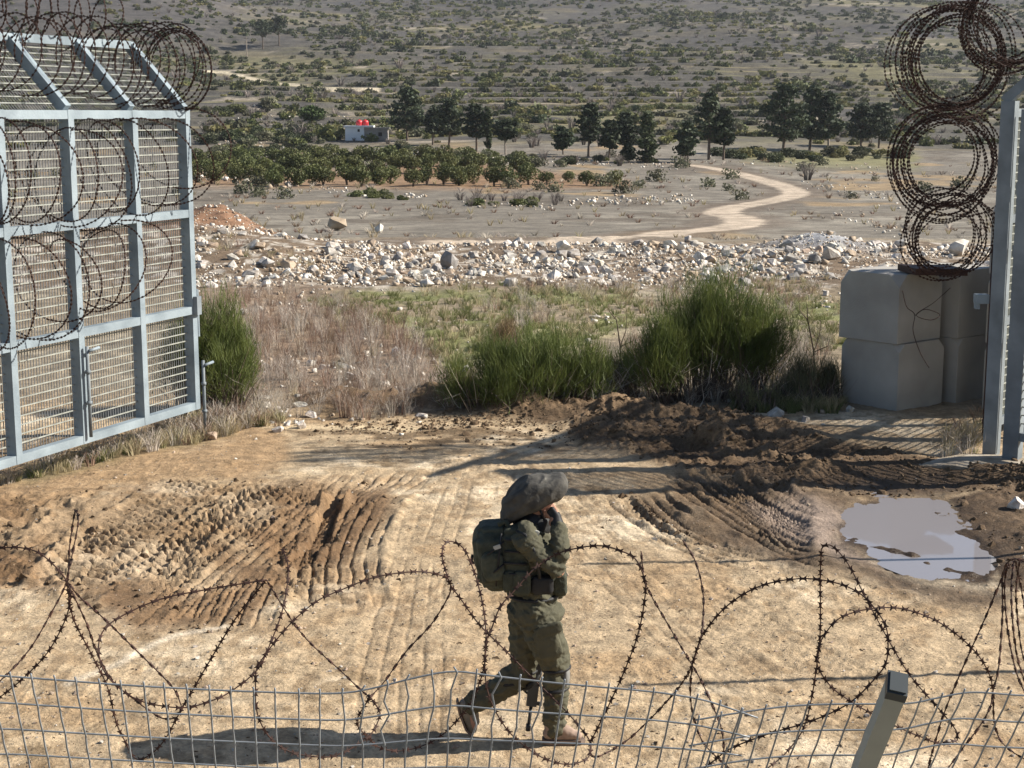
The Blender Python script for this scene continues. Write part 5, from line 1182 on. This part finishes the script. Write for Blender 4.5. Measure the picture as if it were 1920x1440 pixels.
# ---------------------------------------------------------------- hut, tanks, pole
M_white = pm('whitewash', (.82, .83, .84), (.74, .75, .77), 1., .8); M_hut = pm('hut_stone', (.36, .335, .31), (.25, .23, .215), 1.5, .9); M_dark = pm('dark_opening', (.025, .025, .028), None, 2., .8); M_red = pm('red_plastic', (.62, .035, .045), (.5, .025, .035), 2., .4, spec=.5)
hb = hit(688, 264); k = hb.y / FPX
def hp(u, v, dy=0.): return Vector((hb.x + (u - 688) * k, hb.y + dy, hb.z + (264 - v) * k))
hut = empty('hut', hb, 'small flat roofed hut with a white left half beside the dark pines', 'hut')
def hbox(name, m, u0, v0, u1, v1, d0, d1):
    a, b = hp(u0, v1, d0), hp(u1, v0, d1); mb = MB(); mb.box((a + b) / 2, ((b.x - a.x) / 2, 0, 0), (0, (b.y - a.y) / 2, 0), (0, 0, (b.z - a.z) / 2)); return mb.build(name, m, hut)
hbox('white_wall', M_white, 648, 240, 683, 266, 0, 3.4); hbox('roof', M_white, 646, 236.5, 700, 239.8, -.25, 3.6); hbox('stone_wall', M_hut, 683.3, 243, 726, 267, .3, 3.2)
hbox('stone_roof', M_hut, 682, 240, 729, 242.8, .1, 3.3); hbox('door', M_dark, 692, 250, 698, 266, .24, .29); hbox('window', M_dark, 671, 243, 675, 248, -.04, -.005); hbox('window', M_dark, 709, 249, 716, 256, .24, .29)
for j, (u, lab) in enumerate(((673, 'left of two red water tanks on the hut roof'), (684, 'right of two red water tanks on the hut roof'))):
    p = hp(u, 237, 1.2 + j * .3); r = 6.2 * k; t_ = empty('water_tank', p, lab, 'water tank'); mb = MB()
    pr = [(0, 0.0), (.9, 0.0), (1, .12), (1, 1.0), (.97, 1.3), (.75, 1.55), (.4, 1.7)]; mb.tube([p + ZZ * (q[1] * r) for q in pr[1:]], [q[0] * r for q in pr[1:]], 14); mb.build('tank_body', M_red, t_, True)
    mb = MB(); mb.tube([p + ZZ * (1.7 * r), p + ZZ * (1.85 * r)], .28 * r, 10); mb.build('lid', M_red, t_)
p = hit(463, 112); kk = p.y / FPX; o = empty('utility_pole', p, 'pale slender pole below the two umbrella pines on the hillside', 'pole'); mb = MB(); mb.tube([p - ZZ * .3, p + ZZ * (40 * kk)], [.22, .16], 8); mb.build('shaft', M_barkp, o)
mb = MB(); mb.box(p + ZZ * (38 * kk), (1.0, 0, 0), (0, .08, 0), (0, 0, .08)); mb.build('crossarm', M_bark, o)
# ---------------------------------------------------------------- the soldier
YS_ = 9.9
def S(u, v, dy=0.): return at_y(u, v, YS_ + dy)
M_skin = pm('skin', (.42, .23, .16), (.36, .19, .13), 20., .6); M_olive = pm('olive_cloth', (.092, .088, .058), (.070, .067, .045), 9., .9, .45, 34)
M_vest = pm('vest_cloth', (.062, .067, .047), (.034, .038, .027), 14., .85, .4, 60); M_pack = pm('pack_cloth', (.082, .090, .066), (.038, .044, .032), 14., .8, .4, 60)
M_camo = pm('helmet_cover', (.10, .094, .082), (.045, .043, .04), 11., .95, .35, 40, c3=(.30, .29, .24)); M_black = pm('black_gear', (.022, .023, .024), (.014, .014, .016), 10., .6)
M_boot = pm('suede_boot', (.36, .265, .21), (.25, .18, .14), 14., .9); M_boot2 = pm('grey_tan_boot', (.24, .21, .17), (.17, .145, .115), 12., .9); M_sole = pm('boot_sole', (.20, .15, .12), (.12, .09, .075), 10., .9)  # M_boot2: greyer, darker tan for the rear boot and the laces
M_pad = pm('knee_pad', (.22, .22, .21), (.16, .16, .155), 10., .55); M_gun = pm('gun_metal', (.03, .031, .034), (.018, .018, .02), 10., .45, spec=.5); M_buckle = pm('pale_buckle', (.5, .5, .46), None, 5., .5)
def blob(name, mb, voxel, mat, parent, sm=6, fold=None, f=.5, **kw):
    me = mb.mesh('tmp'); o = bpy.data.objects.new('tmp', me); COL.objects.link(o)
    r = o.modifiers.new('r', 'REMESH'); r.mode = 'VOXEL'; r.voxel_size = voxel
    if sm: s = o.modifiers.new('s', 'SMOOTH'); s.iterations = sm; s.factor = f
    dg = bpy.context.evaluated_depsgraph_get(); ev = o.evaluated_get(dg); m2 = bpy.data.meshes.new_from_object(ev); bpy.data.objects.remove(o); bpy.data.meshes.remove(me)
    m2.name = name; m2.materials.clear(); m2.materials.append(mat)
    n = len(m2.vertices); V = np.empty(n * 3, np.float32); m2.vertices.foreach_get('co', V); V = V.reshape(-1, 3).astype(float)
    if fold is not None:
        Nn = np.empty(n * 3, np.float32); m2.vertices.foreach_get('normal', Nn); Nn = Nn.reshape(-1, 3)
        V = V + Nn * fold(V)[:, None]; m2.vertices.foreach_set('co', V.astype(np.float32).ravel())
    m2.polygons.foreach_set('use_smooth', np.ones(len(m2.polygons), bool)); m2.update()
    return obj(name, m2, parent, **kw)
def wrinkle(amp, sx, sz, seed, k=1.):
    return lambda V: amp * (.75 * ridged(V[:, 0] * sx + V[:, 1] * 3, V[:, 2] * sz + V[:, 0] * k * sz * .5, seed, 2) + .5 * ridged(V[:, 0] * sx * 1.7 - V[:, 1] * 9, V[:, 2] * sz * 1.9 - V[:, 0] * k * sz, seed + 3, 2) ** 1 + .5 * fbm(V[:, 0] * 9 + V[:, 1] * 7, V[:, 2] * 9, seed + 5, 3))
px = 1 / 277.
man = empty('person', Vector((S(1000, 1385).x, YS_, 0)), 'soldier in olive uniform and floppy helmet cover walking right, hand raised to the face', 'person')
def el(mb, u, v, dy, rx, ry, rz, rot=0., nu=16, nv=10):
    c, s = math.cos(rot), math.sin(rot); mb.ellipsoid(S(u, v, dy), (rx * c, 0, rx * s), (0, ry, 0), (-rz * s, 0, rz * c), nu, nv)
def cap(mb, a, ra, b, rb): mb.capsule(S(*a), ra, S(*b), rb)
# body: one continuous figure under the clothes
mb = MB()
el(mb, 1006, 936, 0, .098, .078, .125, -.12); el(mb, 1022, 958, 0, .06, .055, .062); cap(mb, (1036, 946, 0), .012, (1041, 955, 0), .014)           # skull, jaw, nose
cap(mb, (1030, 935, 0), .026, (1026, 938, 0), .05); cap(mb, (1032, 966, 0), .022, (1026, 962, 0), .04); cap(mb, (1006, 946, -.082), .02, (1006, 953, -.08), .016); cap(mb, (1006, 946, .082), .02, (1006, 953, .08), .016)
cap(mb, (1003, 965, 0), .06, (998, 1000, 0), .065); cap(mb, (990, 1005, -.15), .06, (990, 1005, .15), .06); el(mb, 995, 1040, 0, .12, .15, .2); el(mb, 1000, 1120, 0, .12, .14, .14)
cap(mb, (988, 1010, -.19), .055, (1046, 1070, -.21), .045); cap(mb, (1046, 1070, -.21), .042, (1046, 990, -.13), .03)
cap(mb, (995, 1010, .19), .055, (1040, 1080, .22), .045); cap(mb, (1040, 1080, .22), .042, (1046, 1112, .1), .03)
cap(mb, (1000, 1140, -.08), .09, (1043, 1258, -.08), .06); cap(mb, (1043, 1258, -.08), .058, (1038, 1362, -.07), .042); cap(mb, (1038, 1368, -.07), .04, (1070, 1378, -.07), .03)
cap(mb, (992, 1140, .08), .09, (987, 1262, .08), .06); cap(mb, (987, 1262, .08), .058, (886, 1318, .07), .042); cap(mb, (880, 1322, .07), .04, (888, 1360, .06), .03)
# near hand raised to the cheek: palm, four curled fingers, thumb
cap(mb, (1046, 988, -.125), .03, (1040, 974, -.11), .034); cap(mb, (1037, 980, -.10), .03, (1044, 970, -.10), .03)
for j, (a, b, c) in enumerate((((1046, 968), (1042, 956), (1033, 952)), ((1042, 966), (1035, 955), (1026, 955)), ((1038, 968), (1029, 959), (1021, 960)), ((1035, 973), (1026, 965), (1019, 967)))):
    y0 = -.115 + j * .006; r_ = .0115 - .0007 * j; cap(mb, (*a, y0), r_ + .001, (*b, y0 + .01), r_); cap(mb, (*b, y0 + .01), r_, (*c, y0 + .035), r_ - .0015)
cap(mb, (1044, 978, -.085), .014, (1040, 966, -.06), .012); cap(mb, (1040, 966, -.06), .012, (1032, 962, -.055), .010)
# far hand round the rifle grip
cap(mb, (1046, 1112, .1), .03, (1034, 1118, .07), .034)
for j in range(4): cap(mb, (1032, 1112 + j * 4, .06), .011, (1024, 1114 + j * 4, .04), .011); cap(mb, (1024, 1114 + j * 4, .04), .011, (1021, 1117 + j * 4, .065), .010)
cap(mb, (1038, 1112, .05), .013, (1028, 1110, .035), .011)
blob('body', mb, .0062, M_skin, man, 3)
for y in (-.03, .03):
    mb = MB(); mb.ellipsoid(S(1034, 941, y), (.006, 0, 0), (0, .011, 0), (0, 0, .007)); mb.build('eye', M_buckle, man, True)
# uniform
mb = MB(); el(mb, 992, 1040, 0, .165, .19, .25); el(mb, 1000, 1105, 0, .165, .17, .17); el(mb, 1002, 1146, 0, .195, .185, .075); cap(mb, (985, 1004, -.16), .085, (990, 1004, .16), .085); cap(mb, (1002, 985, 0), .085, (1000, 995, 0), .1)
cap(mb, (986, 1012, -.19), .080, (1042, 1064, -.21), .066); cap(mb, (1042, 1064, -.21), .064, (1048, 1022, -.18), .056); cap(mb, (1048, 1022, -.19), .062, (1047, 990, -.14), .046)
cap(mb, (992, 1010, .2), .088, (1040, 1075, .22), .072); cap(mb, (1040, 1075, .22), .07, (1046, 1108, .11), .048)
blob('jacket', mb, .008, M_olive, man, 3, wrinkle(.021, 9, 17, 201))
mb = MB(); cap(mb, (1000, 1140, -.07), .13, (1022, 1195, -.085), .124); cap(mb, (1022, 1195, -.085), .124, (1043, 1250, -.085), .092); cap(mb, (1043, 1250, -.085), .09, (1041, 1300, -.08), .082); cap(mb, (1041, 1300, -.08), .082, (1038, 1362, -.075), .07)
cap(mb, (992, 1140, .07), .13, (986, 1200, .08), .115); cap(mb, (986, 1200, .08), .112, (984, 1256, .085), .09); cap(mb, (984, 1256, .085), .088, (930, 1295, .08), .078); cap(mb, (930, 1295, .08), .078, (886, 1318, .07), .066)
blob('trousers', mb, .008, M_olive, man, 3, wrinkle(.020, 8, 15, 211, -1.))
def rbox(mb, c, ax, ay, az, r=.25):
    """pillow: a box with round corners built from overlapping capsules, remeshed later"""
    c, ax, ay, az = map(Vector, (c, ax, ay, az)); mb.box(c, ax * (1 - r), ay, az * (1 - r)); mb.box(c, ax, ay * (1 - r), az * (1 - r)); mb.box(c, ax * (1 - r), ay * (1 - r), az)
X_ = Vector((1, 0, 0)); Y_ = Vector((0, 1, 0))
def rb(mb, u, v, dy, w, d, h, rot=0.):
    c, s = math.cos(rot), math.sin(rot); rbox(mb, S(u, v, dy), Vector((c, 0, s)) * (w * px / 2), Y_ * (d / 2), Vector((-s, 0, c)) * (h * px / 2))
# cargo pocket, belt, collar scarf
mb = MB(); rb(mb, 1027, 1206, -.205, 44, .05, 66, .33); blob('cargo_pocket', mb, .009, M_olive, man, 4, wrinkle(.006, 12, 14, 221))
mb = MB(); rb(mb, 1030, 1181, -.222, 48, .03, 22, .33); blob('pocket_flap', mb, .008, M_olive, man, 3, wrinkle(.003, 12, 14, 222))
mb = MB(); cap(mb, (996, 976, 0), .085, (1008, 978, 0), .08); cap(mb, (992, 986, 0), .11, (1006, 986, 0), .1); blob('neck_scarf', mb, .01, M_black, man, 4, wrinkle(.008, 8, 18, 223))
mb = MB(); el(mb, 1000, 1113, 0, .185, .19, .035); blob('belt', mb, .01, M_black, man, 3)
# vest with pouches
mb = MB(); el(mb, 975, 1050, 0, .135, .21, .24, .05); rb(mb, 968, 1048, -.15, 46, .12, 118, .08); rb(mb, 968, 1048, .15, 46, .12, 118, .08); el(mb, 1020, 1062, .0, .10, .17, .15); cap(mb, (968, 996, -.13), .05, (1000, 992, -.11), .035); cap(mb, (968, 996, .13), .05, (1000, 992, .11), .035)
blob('vest', mb, .011, M_vest, man, 4, wrinkle(.008, 10, 9, 231))
for (u, v, dy, w, d, h, rt, m, nm) in ((1049, 1093, -.06, 26, .1, 44, .05, M_vest, 'pouch'), (1050, 1093, .07, 26, .1, 44, .05, M_vest, 'pouch'), (1016, 1097, -.19, 40, .07, 34, .02, M_black, 'pouch'), (978, 1094, -.215, 32, .06, 44, -.05, M_vest, 'pouch'), (955, 1090, -.2, 22, .06, 40, 0, M_vest, 'pouch')):
    mb = MB(); rb(mb, u, v, dy, w, d, h, rt); blob(nm, mb, .008, m, man, 3, wrinkle(.004, 14, 12, int(u)))
for (v, u0, u1) in ((1012, 948, 984), (1034, 946, 986), (1056, 944, 988), (1076, 945, 992)):
    mb = MB(); mb.tube([S(u0, v, -.215), S((u0 + u1) / 2, v + 1, -.236), S(u1, v + 2, -.218)], .009, 5); mb.build('webbing_strap', M_black, man, True)
mb = MB(); mb.tube([S(962, 992, -.16), S(985, 1003, -.262), S(1006, 1040, -.275), S(1012, 1085, -.25)], .011, 6); mb.build('shoulder_sling', M_black, man, True)
mb = MB(); rb(mb, 1000, 998, -.2, 22, .02, 10, -.3); mb.build('shoulder_sunlit_patch', M_buckle, man)  # pale piece standing for the sunlit spot on the shoulder strap
# helmet under a wide floppy camouflage cover
ST = [(938, 962, 976, .05), (943, 946, 980, .10), (953, 926, 979, .14), (968, 909, 971, .165), (986, 899, 962, .178), (1006, 891, 953, .175), (1024, 888, 944, .155), (1040, 886, 937, .13), (1051, 888, 929, .11), (1059, 894, 922, .085), (1062, 902, 914, .05)]
V, F = [], []; m = 26
for (u, vt, vb, w) in ST:
    t, b = S(u, vt), S(u, vb); c = (t + b) / 2; hz = (t.z - b.z) / 2
    for k in range(m):
        a = 2 * math.pi * k / m; V.append((c.x, c.y + w * math.copysign(abs(math.sin(a)) ** .8, math.sin(a)), c.z + hz * math.copysign(abs(math.cos(a)) ** .9, math.cos(a))))
for i in range(len(ST) - 1):
    for k in range(m): F.append((i * m + k, i * m + (k + 1) % m, (i + 1) * m + (k + 1) % m, (i + 1) * m + k))
mb = MB(); mb.v = [Vector(v) for v in V]; mb.f = F + [tuple(reversed(range(m))), tuple(range((len(ST) - 1) * m, len(ST) * m))]
def hfold(V):
    return .030 * ridged(V[:, 0] * 7 - V[:, 2] * 8, V[:, 1] * 3 + V[:, 2] * 2 + V[:, 0] * 2, 241, 2) + .012 * np.abs(fbm(V[:, 0] * 7 + V[:, 2] * 4, V[:, 2] * 7 + V[:, 1] * 6, 242, 3)) - .010
blob('helmet_cover', mb, .0075, M_camo, man, 3, hfold)
mb = MB(); mb.tube([S(1012, 955, -.085), S(1020, 972, -.06), S(1024, 975, 0), S(1020, 972, .06), S(1012, 955, .085)], .008, 6); mb.build('chin_strap', M_black, man, True)
mb = MB(); cap(mb, (1047, 992, -.14), .042, (1044, 980, -.115), .044); cap(mb, (1044, 980, -.115), .043, (1042, 968, -.103), .036); cap(mb, (1045, 968, -.116), .021, (1035, 954, -.102), .017); cap(mb, (1039, 968, -.105), .021, (1030, 960, -.095), .018); blob('glove', mb, .007, M_black, man, 3)
# knee pads and straps
for (u, v, dy, rot, m, nm) in ((1060, 1268, -.085, -.05, M_pad, 'near'), (998, 1276, .085, -.75, M_black, 'far')):
    mb = MB(); el(mb, u, v, dy, .032, .075, .095, rot); blob('knee_pad', mb, .008, m, man, 3)
for (u, v, dy, w) in ((1043, 1252, -.085, .090), (1042, 1290, -.083, .083), (983, 1258, .085, .088), (958, 1276, .085, .084)):
    mb = MB(); P = [S(u, v, dy) + Vector((math.cos(a) * w, math.sin(a) * w, math.cos(a) * .012)) for a in np.linspace(0, 2 * math.pi, 17)]; mb.tube(P, .013, 6, False); mb.build('pad_strap', M_black, man, True)
# boots
mb = MB(); cap(mb, (1036, 1352, -.075), .056, (1034, 1372, -.075), .048); cap(mb, (1030, 1375, -.075), .044, (1082, 1379, -.085), .034); cap(mb, (1040, 1362, -.075), .05, (1072, 1376, -.08), .038)
b_ = blob('boot', mb, .007, M_boot, man, 4, wrinkle(.003, 20, 20, 251))
mb = MB(); fz = .012
c = [(1016, -.03), (1030, -.045), (1062, -.045), (1088, -.04), (1096, 0), (1088, .035), (1060, .03), (1030, .04), (1016, .03)]
b0 = [Vector((S(u, 1385).x, YS_ - .075 + y * 1.15, .002)) for u, y in c]; n = len(c); mb.v += b0 + [p + ZZ * .03 for p in b0]; mb.f += [tuple(reversed(range(n))), tuple(range(n, 2 * n))] + [(i, (i + 1) % n, n + (i + 1) % n, n + i) for i in range(n)]
mb.build('sole', M_sole, b_)
mb = MB()
for k in range(4): mb.tube([S(1050 + k * 7, 1361 + k * 4, -.105), S(1054 + k * 7, 1357 + k * 4, -.08), S(1052 + k * 7, 1360 + k * 4, -.05)], .004, 5)
mb.build('laces', M_boot2, b_)
mb = MB(); cap(mb, (890, 1316, .07), .058, (878, 1322, .07), .05); cap(mb, (872, 1322, .07), .046, (886, 1366, .07), .036); cap(mb, (884, 1326, .07), .046, (889, 1352, .07), .038)
b_ = blob('boot', mb, .007, M_boot2, man, 4, wrinkle(.003, 20, 20, 252))
mb = MB(); P = [S(857, 1312, .07), S(862, 1336, .07), S(874, 1366, .07), S(886, 1377, .07)]
for a, b in zip(P[:-1], P[1:]): mb.beam(a, b, .07, .013, Y_)
mb.build('sole', M_sole, b_)
# backpack: carried, so a thing of its own
bp_ = empty('backpack', S(925, 1100), 'dark olive backpack on the back of the walking soldier', 'backpack')
mb = MB(); rb(mb, 926, 1040, 0, 66, .34, 104, .12); el(mb, 918, 1000, 0, .10, .16, .075); el(mb, 912, 1020, 0, .085, .15, .12); el(mb, 935, 1085, 0, .11, .15, .075)
blob('main_bag', mb, .011, M_pack, bp_, 5, wrinkle(.012, 7, 8, 261))
for (u, v, dy, w, d, h, rt, nm) in ((900, 1032, 0, 24, .22, 62, .1, 'front_pocket'), (925, 1062, -.18, 40, .07, 52, .1, 'side_pocket'), (925, 1062, .18, 40, .07, 52, .1, 'side_pocket'), (926, 990, 0, 54, .26, 22, .1, 'top_flap')):
    mb = MB(); rb(mb, u, v, dy, w, d, h, rt); blob(nm, mb, .009, M_pack, bp_, 4, wrinkle(.006, 10, 10, int(v)))
for (u0, v0, u1, v1, dy) in ((934, 984, 962, 1000, -.13), (934, 984, 962, 1000, .13)):
    mb = MB(); mb.tube([S(u0, v0, dy), S((u0 + u1) / 2, v0 - 6, dy), S(u1, v1, dy), S(u1 + 4, v1 + 40, dy)], .018, 6); mb.build('shoulder_strap', M_vest, bp_, True)
for (a, b) in (((950, 1012), (902, 1050)), ((955, 1050), (912, 1085)), ((940, 1000), (930, 1098))):
    mb = MB(); mb.tube([S(*a, -.19), S((a[0] + b[0]) / 2, (a[1] + b[1]) / 2, -.235), S(*b, -.17)], .007, 5); mb.build('compression_strap', M_black, bp_, True)
mb = MB(); mb.box(S(932, 1026, -.232), (.022, 0, .008), (0, .006, 0), (-.004, 0, .012)); mb.build('buckle', M_buckle, bp_)
mb = MB(); mb.tube([S(886, 1040, 0), S(884, 1052, -.02), S(888, 1056, -.04)], .01, 6); mb.build('carry_loop', M_black, bp_, True)
# rifle slung muzzle down on the far side
rf = empty('rifle', S(1008, 1250, .18), 'black rifle slung muzzle down behind the soldier legs', 'rifle')
a, b = S(1024, 1105, .17), S(995, 1330, .03); d = (b - a).normalized(); sd = Vector((0, 1, 0)); up = d.cross(sd).normalized()
L = (b - a).length
def gb(name, t0, t1, w, h, off=0.):
    mb = MB(); mb.beam(a + d * (L * t0) + up * off, a + d * (L * t1) + up * off, w, h, sd); return mb.build(name, M_gun, rf)
gb('stock', -.22, .08, .04, .10, .02); gb('receiver', .08, .42, .05, .075); gb('handguard', .421, .97, .058, .07)
mb = MB(); mb.tube([a + d * (L * .97), a + d * (L * 1.16)], .012, 8); bar = mb.build('barrel', M_gun, rf, True)
mb = MB(); mb.tube([a + d * (L * 1.12), a + d * (L * 1.18)], .018, 8); mb.build('muzzle', M_gun, bar, True)
mb = MB(); mb.beam(a + d * (L * .30) + up * -.02, a + d * (L * .36) + up * -.19, .028, .06, sd); mb.build('magazine', M_gun, rf)
mb = MB(); mb.beam(a + d * (L * .16) + up * -.03, a + d * (L * .12) + up * -.12, .03, .045, sd); mb.build('pistol_grip', M_gun, rf)
gb('rear_sight', .2, .25, .02, .03, .055); gb('front_sight', .93, .96, .02, .04, .05)
mb = MB(); mb.tube([a + d * (L * -.18), S(1040, 1040, .2), S(1000, 998, .16), S(965, 1040, .2), S(985, 1200, .2), S(978, 1290, .12), a + d * (L * .9)], .012, 6); mb.build('sling', M_black, rf, True)
# ---------------------------------------------------------------- air: pale haze that softens the far hillside
HZ = .00008
mb = MB(); mb.box((0, 990, 90), (1200, 0, 0), (0, 1040, 0), (0, 0, 100))
hm = bpy.data.materials.new('haze'); hm.use_nodes = True; N = hm.node_tree.nodes; L = hm.node_tree.links
for n in list(N):
    if n.type != 'OUTPUT_MATERIAL': N.remove(n)
pv = N.new('ShaderNodeVolumePrincipled'); pv.inputs['Density'].default_value = HZ; pv.inputs['Color'].default_value = (.86, .91, 1, 1); pv.inputs['Anisotropy'].default_value = .2
L.new(pv.outputs[0], [n for n in N if n.type == 'OUTPUT_MATERIAL'][0].inputs['Volume'])
o = mb.build('haze', hm); setp(o, kind='stuff', label='thin haze over the valley', category='haze')
# ---------------------------------------------------------------- things that share a wording get their place in the row
by = {}
for o in COL.objects:
    if o.parent is None and o.get('category') and o.get('group'): by.setdefault(o['label'], []).append(o)
ORDS = ORD + ['twentieth', 'twenty-first', 'twenty-second', 'twenty-third', 'twenty-fourth', 'twenty-fifth']
for lab, L_ in by.items():
    if 1 < len(L_) <= len(ORDS) and 'outside' not in lab and 'beyond the right edge' not in lab:
        L_.sort(key=lambda o: proj(o.location.x, o.location.y, o.location.z)[0])
        for k, o in enumerate(L_): o['label'] = lab + (', %s from left' % ORDS[k] if len(L_) > 2 else ', the %s one' % ('left', 'right')[k])
